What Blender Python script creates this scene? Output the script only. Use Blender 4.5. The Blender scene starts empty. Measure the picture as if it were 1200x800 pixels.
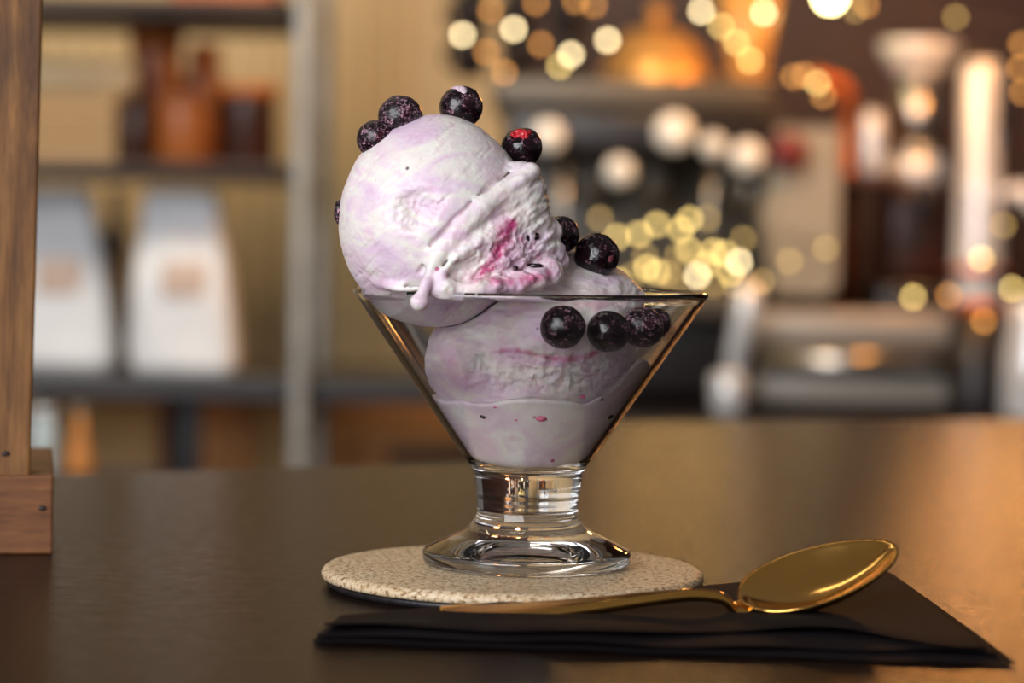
import bpy, bmesh, math, random
import numpy as np
from mathutils import Vector, Matrix
random.seed(7)
S = bpy.context.scene
COL = S.collection
PI = math.pi

# ------------------------------------------------------------------ camera
FPX = 3040.0                      # focal length in pixels of the 1200 px wide frame
ZC = 0.1075                       # eye height above the counter top
PITCH = math.atan(147 / FPX)
ROLL = math.radians(1.0)
CAM = Vector((0, -0.76, ZC))
cam_d = bpy.data.cameras.new('camera')
cam = bpy.data.objects.new('camera', cam_d)
COL.objects.link(cam)
RM = Matrix.Rotation(PI / 2 - PITCH, 3, 'X') @ Matrix.Rotation(ROLL, 3, 'Z')
cam.matrix_world = Matrix.Translation(CAM) @ RM.to_4x4()
cam_d.sensor_width = 36
cam_d.lens = FPX / 1200 * 36
cam_d.clip_start = 0.05
cam_d.dof.use_dof = True
cam_d.dof.focus_distance = 0.735
cam_d.dof.aperture_fstop = cam_d.lens / 10.8
S.camera = cam

# ------------------------------------------------------------------ world, lights, exposure
S.view_settings.view_transform = 'Standard'
S.view_settings.look = 'None'
S.view_settings.gamma = 1
S.view_settings.exposure = 0.17
S.cycles.use_denoising = True
S.cycles.max_bounces = 14
S.cycles.transmission_bounces = 12
S.cycles.transparent_max_bounces = 8
S.cycles.caustics_refractive = True
S.cycles.caustics_reflective = True
S.cycles.sample_clamp_indirect = 14.0

W = bpy.data.worlds.new('room_light')
S.world = W
W.use_nodes = True
W.node_tree.nodes['Background'].inputs[0].default_value = (0.80, 0.74, 0.68, 1)
W.node_tree.nodes['Background'].inputs[1].default_value = 0.15


def area(name, loc, target, size, power, col, size_y=None):
    d = bpy.data.lights.new(name, 'AREA')
    d.shape = 'RECTANGLE'
    d.size = size
    d.size_y = size_y or size
    d.energy = power
    d.color = col
    o = bpy.data.objects.new(name, d)
    COL.objects.link(o)
    o.location = loc
    o.rotation_euler = (Vector(target) - Vector(loc)).to_track_quat('-Z', 'Y').to_euler()
    return o


area('window_light', (-1.2, -1.95, 0.80), (0, 0.05, 0.06), 1.9, 68, (0.97, 0.97, 1.0), 1.4)
area('shelf_fill_light', (-0.5, 0.8, 1.3), (-0.5, 2.5, 0.0), 0.9, 20, (1.0, 0.86, 0.68), 0.6)  # unseen fill lamp, added to brighten the shelf and cream wall


def ray(px, py):
    return RM @ Vector(((px - 600) / FPX, -(py - 400) / FPX, -1))


def P(px, py, Y):
    """the world point seen at a pixel, on the vertical plane at that Y"""
    r = ray(px, py)
    return CAM + r * ((Y - CAM.y) / r.y)


def PZ(px, py, z):
    r = ray(px, py)
    return CAM + r * ((z - CAM.z) / r.z)


# ------------------------------------------------------------------ materials
def lin(c):
    return tuple(((v / 255) / 12.92 if v / 255 <= .04045 else ((v / 255 + .055) / 1.055) ** 2.4) for v in c) + (1,)


class Mat:
    def __init__(s, name, col=(128, 128, 128), rough=.5, metal=0, **kw):
        s.m = bpy.data.materials.new(name)
        s.m.use_nodes = True
        s.t = s.m.node_tree
        s.b = s.t.nodes['Principled BSDF']
        s.b.inputs['Base Color'].default_value = lin(col)
        s.b.inputs['Roughness'].default_value = rough
        s.b.inputs['Metallic'].default_value = metal
        for k, v in kw.items():
            s.b.inputs[k.replace('_', ' ')].default_value = v
        s.tc = None

    def n(s, kind, **kw):
        nd = s.t.nodes.new(kind)
        for k, v in kw.items():
            if k in nd.inputs:
                nd.inputs[k].default_value = v
            else:
                setattr(nd, k, v)
        return nd

    def l(s, a, b):
        s.t.links.new(a, b)

    def coord(s, scale=(1, 1, 1)):
        if not s.tc:
            s.tc = s.n('ShaderNodeTexCoord')
        mp = s.n('ShaderNodeMapping')
        mp.inputs['Scale'].default_value = scale
        s.l(s.tc.outputs['Object'], mp.inputs[0])
        return mp.outputs[0]

    def noise(s, scale, detail=3, rough=.5, vec=None, dist=0):
        nd = s.n('ShaderNodeTexNoise')
        nd.inputs['Scale'].default_value = scale
        nd.inputs['Detail'].default_value = detail
        nd.inputs['Roughness'].default_value = rough
        nd.inputs['Distortion'].default_value = dist
        s.l(vec or s.coord(), nd.inputs['Vector'])
        return nd.outputs[0]

    def ramp(s, fac, stops):
        r = s.n('ShaderNodeValToRGB')
        e = r.color_ramp.elements
        while len(e) < len(stops):
            e.new(.5)
        for i, (p, c) in enumerate(stops):
            e[i].position = p
            e[i].color = lin(c) if len(c) == 3 and max(c) > 1.001 else tuple(c) + (1,)
        s.l(fac, r.inputs[0])
        return r.outputs[0]

    def mix(s, fac, a, b):
        m = s.n('ShaderNodeMix', data_type='RGBA')
        if hasattr(fac, 'links'):
            s.l(fac, m.inputs[0])
        else:
            m.inputs[0].default_value = fac
        for k, v in ((6, a), (7, b)):
            if hasattr(v, 'links'):
                s.l(v, m.inputs[k])
            else:
                m.inputs[k].default_value = lin(v)
        return m.outputs[2]

    def bump(s, h, strength=.3, dist=.001):
        b = s.n('ShaderNodeBump')
        b.inputs['Strength'].default_value = strength
        b.inputs['Distance'].default_value = dist
        s.l(h, b.inputs['Height'])
        s.l(b.outputs[0], s.b.inputs['Normal'])
        return b

    def base(s, c):
        s.l(c, s.b.inputs['Base Color'])

    def rough(s, c):
        s.l(c, s.b.inputs['Roughness'])


def speckled(name, c1, c2, scale, rough=.5, bump=.15, metal=0, stretch=(1, 1, 1), dist=.001):
    m = Mat(name, c1, rough, metal)
    f = m.noise(scale, 4, .6, m.coord(stretch))
    m.base(m.ramp(f, [(.32, c1), (.68, c2)]))
    m.bump(f, bump, dist)
    return m.m


def emit(name, col, strength):
    m = Mat(name, (20, 20, 20), .4)
    m.b.inputs['Emission Color'].default_value = col + (1,)
    m.b.inputs['Emission Strength'].default_value = strength
    return m.m


# counter top: dark brown stone-like laminate with a fine glossy grain
m = Mat('counter_top', (40, 29, 24), .34)
f1 = m.noise(5, 5, .6)
f2 = m.noise(700, 4, .65)
f3 = m.noise(160, 4, .6)
m.base(m.mix(f1, m.ramp(f3, [(.3, (22, 15, 13)), (.7, (32, 22, 18))]), m.ramp(f2, [(.35, (19, 13, 11)), (.75, (52, 38, 30))])))
m.rough(m.ramp(f3, [(.3, (.12, .12, .12)), (.7, (.20, .20, .20))]))
m.b.inputs['Specular IOR Level'].default_value = .026
m.bump(f2, .24, .0010)
M_COUNTER = m.m

# glass
m = Mat('clear_glass', (255, 255, 255), 0.0)
m.b.inputs['Transmission Weight'].default_value = 1
m.b.inputs['IOR'].default_value = 1.48
m.b.inputs['Base Color'].default_value = (.985, .985, .99, 1)
M_GLASS = m.m


def cream_mat(name, warm=0.0):
    m = Mat(name, (232, 222, 230), .42)
    f = m.noise(38, 4, .55, m.coord((1, 1, 1.8)), 1.4)
    f2 = m.noise(120, 4, .6, None, .6)
    a = m.ramp(f, [(.32, (220 + 8 * warm, 190 + 18 * warm, 216 + 8 * warm)), (.44, (230 + 10 * warm, 212 + 12 * warm, 224 + 10 * warm)), (.55, (238 + 8 * warm, 234 + 10 * warm, 226 + 12 * warm)), (.72, (224 + 12 * warm, 194 + 18 * warm, 218 + 10 * warm))])
    a = m.mix(m.ramp(f2, [(.52, (0, 0, 0)), (.72, (.45, .45, .45))]), a, (240, 200, 218))
    at = m.n('ShaderNodeAttribute', attribute_name='ripple')
    fp = m.noise(420, 3, .6)
    mul = m.n('ShaderNodeMath', operation='MULTIPLY')
    m.l(at.outputs['Fac'], mul.inputs[0])
    m.l(m.ramp(fp, [(.30, (.35, .35, .35)), (.62, (1.0, 1.0, 1.0))]), mul.inputs[1])
    a = m.mix(mul.outputs[0], a, (196, 50, 122))
    # seed and skin flecks
    sp = m.n('ShaderNodeTexVoronoi')
    sp.inputs['Scale'].default_value = 105
    m.l(m.coord(), sp.inputs['Vector'])
    spk = m.ramp(sp.outputs['Distance'], [(.045, (1.0, 1.0, 1.0)), (.085, (0, 0, 0))])
    sel = m.n('ShaderNodeMath', operation='MULTIPLY')
    m.l(spk, sel.inputs[0])
    m.l(m.ramp(m.noise(45, 1), [(.50, (0, 0, 0)), (.56, (1.0, 1.0, 1.0))]), sel.inputs[1])
    a = m.mix(sel.outputs[0], a, m.ramp(sp.outputs['Color'], [(.45, (196, 84, 130)), (.55, (80, 40, 66))]))
    m.base(a)
    m.b.inputs['Subsurface Weight'].default_value = .35
    m.b.inputs['Subsurface Radius'].default_value = (1, .6, .5)
    m.b.inputs['Subsurface Scale'].default_value = .004
    fb = m.noise(700, 4, .65)
    m.bump(fb, .30, .0006)
    return m.m


M_CREAM = cream_mat('blackcurrant_ripple_ice_cream')
M_MELT = cream_mat('melted_ice_cream', 1.0)
M_MELT.node_tree.nodes['Principled BSDF'].inputs['Roughness'].default_value = .22
M_MELT.node_tree.nodes['Principled BSDF'].inputs['Subsurface Weight'].default_value = .1


def berry_mat(name, bloom, tint, rough=.25):
    m = Mat(name, (26, 10, 20), rough)
    f = m.noise(300, 4, .75, None, .6)
    fine = m.noise(1200, 2, .7)
    big = m.noise(90, 3, .6)
    c = m.ramp(big, [(.35, (10, 4, 9)), (.6, (20, 6, 14)), (.8, tint)])
    mul = m.n('ShaderNodeMath', operation='MULTIPLY')
    m.l(m.ramp(f, [(.53 - bloom * .12, (0, 0, 0)), (.64, (1.0, 1.0, 1.0))]), mul.inputs[0])
    m.l(m.ramp(fine, [(.50, (0, 0, 0)), (.60, (1.0, 1.0, 1.0))]), mul.inputs[1])
    c = m.mix(mul.outputs[0], c, (150 + 50 * bloom, 104 + 50 * bloom, 124 + 50 * bloom))
    m.base(c)
    m.rough(m.ramp(mul.outputs[0], [(0, (rough, rough, rough)), (.7, (.7, .7, .7))]))
    m.bump(f, .35, .0008)
    return m.m


M_BERRY_FROST = berry_mat('frosted_currant_skin', 1.0, (90, 20, 40), .3)
M_BERRY = berry_mat('dark_currant_skin', .45, (60, 14, 30), .2)
M_BERRY_GLOSS = berry_mat('glossy_currant_skin', 0.0, (44, 10, 20), .12)
M_FLESH = speckled('red_currant_flesh', (120, 8, 24), (214, 40, 52), 300, .25, .6)
M_CALYX = speckled('currant_calyx', (110, 50, 60), (150, 80, 84), 400, .6, .5)
M_PINKBIT = speckled('pink_fruit_bit', (196, 70, 116), (222, 110, 150), 300, .4, .3)
M_FROST = speckled('frost_crystals', (190, 150, 170), (240, 225, 232), 500, .5, .5)

m = Mat('polished_gold', (236, 182, 98), .16, 1)
m.rough(m.ramp(m.noise(60, 3, .6, m.coord((1, 1, 1))), [(.3, (.11, .11, .11)), (.7, (.2, .2, .2))]))
M_GOLD = m.m

m = Mat('black_paper_napkin', (24, 18, 23), .75)
f = m.noise(900, 3, .7)
f2 = m.noise(60, 4, .6, m.coord((1, 4, 1)))
m.base(m.mix(f2, (10, 7, 10), (22, 15, 20)))
m.bump(f, .25, .0004)
m.b.inputs['Specular IOR Level'].default_value = .12
M_NAPKIN = m.m

# coaster: cream lacquer over tan board, the lacquer crackled into flecks
m = Mat('cream_crackled_coaster', (200, 180, 150), .4)
f = m.noise(700, 3, .75, None, .4)
f2 = m.noise(70, 4, .6)
c = m.ramp(f, [(.36, (84, 58, 34)), (.43, (176, 142, 100)), (.50, (222, 202, 170)), (.7, (236, 220, 192))])
m.base(m.mix(m.ramp(f2, [(.35, (0, 0, 0)), (.75, (.5, .5, .5))]), c, (196, 160, 114)))
m.rough(m.ramp(f, [(.4, (.6, .6, .6)), (.6, (.3, .3, .3))]))
m.bump(f, .7, .0008)
M_COASTER = m.m
M_BACKING = speckled('black_rubber_backing', (18, 15, 18), (34, 30, 34), 300, .45, .2)


def wood(name, c1, c2, c3, axis='Z', scale=26, rough=.55):
    st = {'Z': (1, 1, .12), 'X': (.12, 1, 1), 'Y': (1, .12, 1)}[axis]
    m = Mat(name, c1, rough)
    f = m.noise(scale * 4, 5, .65, m.coord(st), .8)
    g = m.noise(scale * .7, 3, .6, m.coord((1, 1, .6)), 1.2)
    fine = m.noise(scale * 26, 3, .7, m.coord(st))
    c = m.ramp(f, [(.30, c1), (.52, c2), (.75, c3)])
    c = m.mix(m.ramp(g, [(.42, (0, 0, 0)), (.68, (.55, .55, .55))]), c, c1)
    c = m.mix(m.ramp(fine, [(.3, (.35, .35, .35)), (.55, (0, 0, 0))]), c, tuple(int(v * .45) for v in c1))
    m.base(c)
    m.bump(f, .25, .0006)
    return m.m


M_WOOD = wood('stained_pine', (74, 46, 24), (128, 84, 42), (164, 116, 64), 'Z', 24)
M_WOODB = wood('stained_pine_block', (92, 54, 30), (138, 86, 48), (168, 112, 68), 'X', 30)
M_KNOT = speckled('dark_wood_knot', (26, 14, 8), (44, 24, 14), 200, .6, .3)

M_WALL = speckled('warm_cream_wall_paint', (206, 178, 130), (216, 190, 142), 3, .6, .05)
M_BOARD = speckled('cream_wall_board', (206, 176, 122), (222, 194, 142), 6, .55, .08, 0, (1, 1, .1))
M_DARKWALL = speckled('dark_brown_wall', (44, 22, 14), (70, 34, 18), 4, .5, .1)
M_BLACK = speckled('black_lacquer', (20, 16, 18), (30, 24, 26), 20, .35, .05)
M_SHELFDARK = speckled('dark_stained_shelf', (36, 24, 20), (56, 38, 28), 20, .5, .1, 0, (.2, 1, 1))
M_FLOOR = speckled('brown_floor', (70, 52, 40), (96, 74, 56), 5, .5, .1)
M_PIPE = speckled('grey_steel_pipe', (136, 134, 128), (160, 158, 152), 30, .45, .05, .3)
M_STEEL = speckled('brushed_steel', (168, 164, 158), (190, 186, 180), 40, .28, .05, 1, (.1, 1, 1))
M_STEELD = speckled('satin_steel_panel', (80, 74, 68), (100, 94, 86), 20, .42, .05, .45, (.1, 1, 1))
M_DRAWER = speckled('pale_satin_steel', (160, 152, 142), (178, 170, 160), 20, .4, .05, .3, (.1, 1, 1))
M_CHROME = speckled('pale_chrome', (214, 216, 220), (236, 238, 240), 20, .22, .02, .35)
M_IVORY = speckled('pale_knob', (232, 232, 226), (244, 244, 238), 20, .3, .02)
M_PAPER = speckled('white_paper_bag', (224, 227, 232), (240, 241, 243), 14, .7, .3, 0, (1, 1, 1), .004)
M_TAN = speckled('tan_card', (176, 138, 88), (200, 160, 106), 12, .7, .1)
M_CRATE = speckled('tan_wooden_crate', (160, 126, 82), (190, 152, 104), 30, .6, .2, 0, (.15, 1, 1))
M_CREAMROLL = speckled('cream_paper', (216, 190, 146), (230, 206, 164), 12, .6, .1)
M_BROWN = speckled('brown_glazed_ware', (138, 74, 32), (172, 100, 46), 14, .4, .1)
M_DKBROWN = speckled('dark_brown_ware', (44, 20, 12), (62, 30, 18), 14, .35, .1)
M_TERRA = speckled('terracotta_orange', (176, 92, 34), (200, 112, 46), 10, .5, .1)
M_COPPER = speckled('copper', (184, 92, 40), (206, 112, 54), 10, .3, .05, .8)
M_BRASS = speckled('warm_brass', (206, 150, 76), (222, 170, 96), 14, .35, .05, .5)
M_RED = speckled('dark_red_plastic', (96, 22, 28), (112, 28, 34), 14, .4, .05)
M_BLUEGLASS = speckled('pale_blue_jar', (176, 192, 198), (196, 210, 214), 10, .3, .05)
M_HONEY = wood('honey_wood', (184, 116, 52), (214, 142, 70), (230, 166, 94), 'X', 10)
M_AMBER = Mat('amber_glass', (236, 178, 96), .25)
M_AMBER.b.inputs['Transmission Weight'].default_value = .3
M_AMBER = M_AMBER.m


# ------------------------------------------------------------------ object helpers
def tag(o, label=None, cat=None, group=None, kind=None):
    for k, v in (('label', label), ('category', cat), ('group', group), ('kind', kind)):
        if v:
            o[k] = v
    return o


def link(name, me, mat, parent=None, loc=None, smooth=True):
    o = bpy.data.objects.new(name, me)
    COL.objects.link(o)
    if mat and not me.materials:
        me.materials.append(mat)
    if parent:
        o.parent = parent
    if loc is not None:
        o.location = loc
    if smooth:
        me.polygons.foreach_set('use_smooth', [True] * len(me.polygons))
    return o


def empty(name, loc, label, cat, group=None, rz=0):
    o = bpy.data.objects.new(name, None)
    o.empty_display_size = .01
    COL.objects.link(o)
    o.location = loc
    o.rotation_euler.z = rz
    return tag(o, label, cat, group)


def mesh_from(bm, name):
    me = bpy.data.meshes.new(name)
    bm.normal_update()
    bm.to_mesh(me)
    bm.free()
    return me


def box_me(sx, sy, sz, bev=.002, seg=2, z0=True, name='box', taper=1.0):
    bm = bmesh.new()
    bmesh.ops.create_cube(bm, size=1)
    for v in bm.verts:
        k = taper if v.co.z > 0 else 1
        v.co = Vector((v.co.x * sx * k, v.co.y * sy * k, (v.co.z + (.5 if z0 else 0)) * sz))
    if bev:
        bmesh.ops.bevel(bm, geom=bm.edges[:], offset=min(bev, sx * .45, sy * .45, sz * .45), segments=seg, profile=.5, affect='EDGES')
    return mesh_from(bm, name)


def lathe_me(prof, seg=48, name='lathe'):
    """prof: list of (r, z), closed towards the axis where r == 0"""
    vs, fs, rings = [], [], []
    for r, z in prof:
        if r < 1e-7:
            rings.append([len(vs)])
            vs.append((0, 0, z))
        else:
            rings.append(list(range(len(vs), len(vs) + seg)))
            vs += [(r * math.cos(2 * PI * k / seg), r * math.sin(2 * PI * k / seg), z) for k in range(seg)]
    for a, b in zip(rings, rings[1:]):
        for k in range(seg):
            k2 = (k + 1) % seg
            if len(a) == 1 and len(b) == 1:
                continue
            if len(a) == 1:
                fs.append((a[0], b[k2], b[k]))
            elif len(b) == 1:
                fs.append((a[k], a[k2], b[0]))
            else:
                fs.append((a[k], a[k2], b[k2], b[k]))
    me = bpy.data.meshes.new(name)
    me.from_pydata(vs, [], fs)
    return me


def tube_me(pts, r, seg=10, name='tube', closed=False):
    pts = [Vector(p) for p in pts]
    rr = r if isinstance(r, (list, tuple)) else [r] * len(pts)
    vs, fs = [], []
    up = Vector((0, 0, 1))
    for i, p in enumerate(pts):
        t = (pts[min(i + 1, len(pts) - 1)] - pts[max(i - 1, 0)]).normalized()
        u = up if abs(t.dot(up)) < .95 else Vector((0, 1, 0))
        a = t.cross(u).normalized()
        b = a.cross(t).normalized()
        for k in range(seg):
            an = 2 * PI * k / seg
            vs.append(p + (a * math.cos(an) + b * math.sin(an)) * rr[i])
    for i in range(len(pts) - 1):
        for k in range(seg):
            k2 = (k + 1) % seg
            fs.append((i * seg + k, i * seg + k2, (i + 1) * seg + k2, (i + 1) * seg + k))
    fs.append(tuple(range(seg))[::-1])
    fs.append(tuple(range((len(pts) - 1) * seg, len(pts) * seg)))
    me = bpy.data.meshes.new(name)
    me.from_pydata(vs, [], fs)
    return me


def prism_me(poly, z0, z1, bev=0, name='prism'):
    bm = bmesh.new()
    lo = [bm.verts.new((x, y, z0)) for x, y in poly]
    hi = [bm.verts.new((x, y, z1)) for x, y in poly]
    bm.faces.new(lo[::-1])
    bm.faces.new(hi)
    n = len(poly)
    for i in range(n):
        bm.faces.new((lo[i], lo[(i + 1) % n], hi[(i + 1) % n], hi[i]))
    if bev:
        bmesh.ops.bevel(bm, geom=bm.edges[:], offset=bev, segments=2, profile=.5, affect='EDGES')
    bmesh.ops.recalc_face_normals(bm, faces=bm.faces[:])
    return mesh_from(bm, name)


def catmull(pts, n):
    pts = [Vector(p) for p in pts]
    e = [2 * pts[0] - pts[1]] + pts + [2 * pts[-1] - pts[-2]]
    out = []
    for i in range(1, len(e) - 2):
        for k in range(n):
            t = k / n
            a, b, c, d = e[i - 1], e[i], e[i + 1], e[i + 2]
            out.append(.5 * ((2 * b) + (c - a) * t + (2 * a - 5 * b + 4 * c - d) * t * t + (3 * b - a - 3 * c + d) * t ** 3))
    out.append(pts[-1])
    return out


def flat(o):
    o.data.polygons.foreach_set('use_smooth', [False] * len(o.data.polygons))
    return o


# ------------------------------------------------------------------ implicit surfaces (numpy)
def _hash(ix, iy, iz, s):
    h = (ix * 374761393 + iy * 668265263 + iz * 2147483647 + s * 974634777) & 0xffffffff
    h = ((h ^ (h >> 13)) * 1274126177) & 0xffffffff
    h = ((h ^ (h >> 16)) * 2246822519) & 0xffffffff
    return ((h ^ (h >> 15)) & 0xffff) / 32767.5 - 1.0


def vnoise(x, y, z, s=0):
    ix, iy, iz = np.floor(x).astype(np.int64), np.floor(y).astype(np.int64), np.floor(z).astype(np.int64)
    fx, fy, fz = x - ix, y - iy, z - iz
    fx, fy, fz = [t * t * t * (t * (t * 6 - 15) + 10) for t in (fx, fy, fz)]
    r = 0
    for dx in (0, 1):
        wx = fx if dx else 1 - fx
        for dy in (0, 1):
            wy = fy if dy else 1 - fy
            for dz in (0, 1):
                wz = fz if dz else 1 - fz
                r = r + wx * wy * wz * _hash(ix + dx, iy + dy, iz + dz, s)
    return r


def fbm(p, scale, octv=3, s=0, gain=.5):
    r, a, t = 0, 1, 0
    for o in range(octv):
        k = scale * 2 ** o
        r = r + a * vnoise(p[0] * k + 17.3 * o, p[1] * k + 5.1, p[2] * k + 9.7, s + o)
        t += a
        a *= gain
    return r / t


def surface_nets(fn, lo, hi, h):
    ax = [np.arange(lo[i], hi[i] + h, h, dtype=np.float64) for i in range(3)]
    st = 5
    cx = [a[0] + (np.arange(len(a) // st + 1) + .5) * h * st for a in ax]
    C = np.meshgrid(*cx, indexing='ij')
    fc = fn(tuple(C))
    far = np.abs(fc) > h * st * 1.9
    ii = [np.minimum(np.arange(len(a)) // st, len(c) - 1) for a, c in zip(ax, cx)]
    g = np.ix_(*ii)
    f = fc[g]
    near = ~far[g]
    J = np.nonzero(near)
    f[J] = fn((ax[0][J[0]], ax[1][J[1]], ax[2][J[2]]))
    n = f.shape
    f[0], f[-1], f[:, 0], f[:, -1], f[:, :, 0], f[:, :, -1] = [1e-3] * 6
    ins = f < 0
    c = [ins[dx:n[0] - 1 + dx, dy:n[1] - 1 + dy, dz:n[2] - 1 + dz] for dx in (0, 1) for dy in (0, 1) for dz in (0, 1)]
    cnt = sum(a.astype(np.int8) for a in c)
    act = (cnt > 0) & (cnt < 8)
    I = np.argwhere(act)
    idx = -np.ones(act.shape, dtype=np.int64)
    idx[act] = np.arange(len(I))
    pos = np.zeros((len(I), 3))
    wt = np.zeros(len(I))
    corners = [(dx, dy, dz) for dx in (0, 1) for dy in (0, 1) for dz in (0, 1)]
    for a in corners:
        for axn in range(3):
            if a[axn]:
                continue
            b = list(a)
            b[axn] = 1
            fa = f[I[:, 0] + a[0], I[:, 1] + a[1], I[:, 2] + a[2]]
            fb = f[I[:, 0] + b[0], I[:, 1] + b[1], I[:, 2] + b[2]]
            m = (fa < 0) != (fb < 0)
            t = np.where(m, fa / np.where(m, fa - fb, 1), 0)
            pt = np.array(a, float)[None, :] + np.zeros((len(I), 3))
            pt[:, axn] += t
            pos += pt * m[:, None]
            wt += m
    pos = (I + pos / wt[:, None]) * h + np.array([ax[0][0], ax[1][0], ax[2][0]])
    quads = []
    for axn in range(3):
        o = [i for i in range(3) if i != axn]
        sl0 = [slice(1, n[i] - 1) for i in range(3)]
        sl1 = list(sl0)
        sl0[axn] = slice(0, n[axn] - 1)
        sl1[axn] = slice(1, n[axn])
        A, B = ins[tuple(sl0)], ins[tuple(sl1)]
        for inv in (False, True):
            E = np.argwhere((A & ~B) if not inv else (~A & B))
            if not len(E):
                continue
            base = E.copy()
            for i in o:
                base[:, i] += 1
            q = []
            for du, dv in ((-1, -1), (0, -1), (0, 0), (-1, 0)):
                g = base.copy()
                g[:, o[0]] += du
                g[:, o[1]] += dv
                q.append(idx[g[:, 0], g[:, 1], g[:, 2]])
            q = np.stack(q, 1)
            flip = inv ^ (axn == 1)
            quads.append(q[:, ::-1] if flip else q)
    return pos, np.concatenate(quads)


def smin(a, b, k):
    h = np.clip(.5 + .5 * (b - a) / k, 0, 1)
    return b + (a - b) * h - k * h * (1 - h)


def smax(a, b, k):
    return -smin(-a, -b, k)


def sd_ell(p, c, r):
    q = [(p[i] - c[i]) / r[i] for i in range(3)]
    k = np.sqrt(q[0] ** 2 + q[1] ** 2 + q[2] ** 2)
    return (k - 1) * min(r)


def sd_path(p, pts, rads):
    """distance to a tapering rope through the points"""
    d = None
    for i in range(len(pts) - 1):
        a, b = pts[i], pts[i + 1]
        ab = b - a
        L = ab.dot(ab)
        t = np.clip(((p[0] - a.x) * ab.x + (p[1] - a.y) * ab.y + (p[2] - a.z) * ab.z) / L, 0, 1)
        e = np.sqrt((p[0] - a.x - ab.x * t) ** 2 + (p[1] - a.y - ab.y * t) ** 2 + (p[2] - a.z - ab.z * t) ** 2)
        e = e - (rads[i] + (rads[i + 1] - rads[i]) * t)
        d = e if d is None else np.minimum(d, e)
    return d


def build_sdf(name, fn, lo, hi, h, mat, ripple=None, fine=.00012, rough_mask=None, parent=None):
    V, Q = surface_nets(fn, lo, hi, h)
    org = Vector((float(V[:, 0].mean()), float(V[:, 1].mean()), float(V[:, 2].min())))
    me = bpy.data.meshes.new(name)
    me.vertices.add(len(V))
    me.vertices.foreach_set('co', (V - np.array(org)).ravel())
    me.loops.add(len(Q) * 4)
    me.loops.foreach_set('vertex_index', Q.ravel().astype(np.int32))
    me.polygons.add(len(Q))
    me.polygons.foreach_set('loop_start', np.arange(0, len(Q) * 4, 4, dtype=np.int32))
    me.update(calc_edges=True)
    me.validate()
    N = np.zeros(len(V) * 3)
    me.vertex_normals.foreach_get('vector', N)
    N = N.reshape(-1, 3)
    p = (V[:, 0], V[:, 1], V[:, 2])
    d = fbm(p, 900, 2, 31) * fine
    if rough_mask is not None:
        k = rough_mask(p)
        d = d + k * (fbm(p, 520, 3, 77, .65)) * .0007
    V2 = V + N * d[:, None]
    me.vertices.foreach_set('co', (V2 - np.array(org)).ravel())
    at = me.attributes.new('ripple', 'FLOAT', 'POINT')
    rp = np.clip(ripple(p), 0, 1) if ripple is not None else np.zeros(len(V))
    at.data.foreach_set('value', rp.astype(np.float32))
    me.update()
    return link(name, me, mat, parent, org)


# ------------------------------------------------------------------ counter, coaster, napkin
# far edge: nearer on the left, the counter runs further back on the right
eL, eM = PZ(70, 556, 0), PZ(560, 541, 0)
eN, eR = PZ(650, 494, 0), PZ(1190, 490, 0)
d1 = (eM - eL).normalized()
eLL = eL - d1 * .55
d2 = (eR - eN).normalized()
eRR = eR + d2 * .9
poly = [(-.9, -.95), (1.5, -.95), (eRR.x, eRR.y), (eN.x, eN.y), (eM.x, eM.y), (eLL.x, eLL.y)]
ct = empty('serving_counter', (0, 0, 0), 'dark brown grainy serving counter under the coaster and napkin', 'counter')
link('counter_top', prism_me(poly, -.035, 0, .002), M_COUNTER, ct, smooth=False)
link('counter_base', prism_me([(-.8, -.9), (1.3, -.9), (1.2, eRR.y - .12), (eN.x + .06, eN.y - .06), (eM.x + .02, eM.y - .06), (-.8, eLL.y - .06)], -.9, -.035), M_SHELFDARK, ct, smooth=False)

ZT = .0055                                                     # top of the coaster
cc = PZ(601, 664, ZT)
co = empty('drink_coaster', (cc.x, cc.y, 0), 'round cream crackled coaster with black underside below the dessert glass', 'coaster')
R0 = .0556
prof = [(0, .0022), (R0 - .0015, .0022), (R0 - .0002, .0026), (R0, .0036), (R0 - .0005, .0046), (R0 - .0015, .0053), (R0 - .003, .0055), (R0 * .5, .0055), (0, .0055)]
link('coaster_face', lathe_me(prof, 160), M_COASTER, co)
link('backing', lathe_me([(0, 0), (R0 - .0025, 0), (R0 - .0016, .0006), (R0 - .0016, .0022), (0, .0022)], 120), M_BACKING, co)

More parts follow.
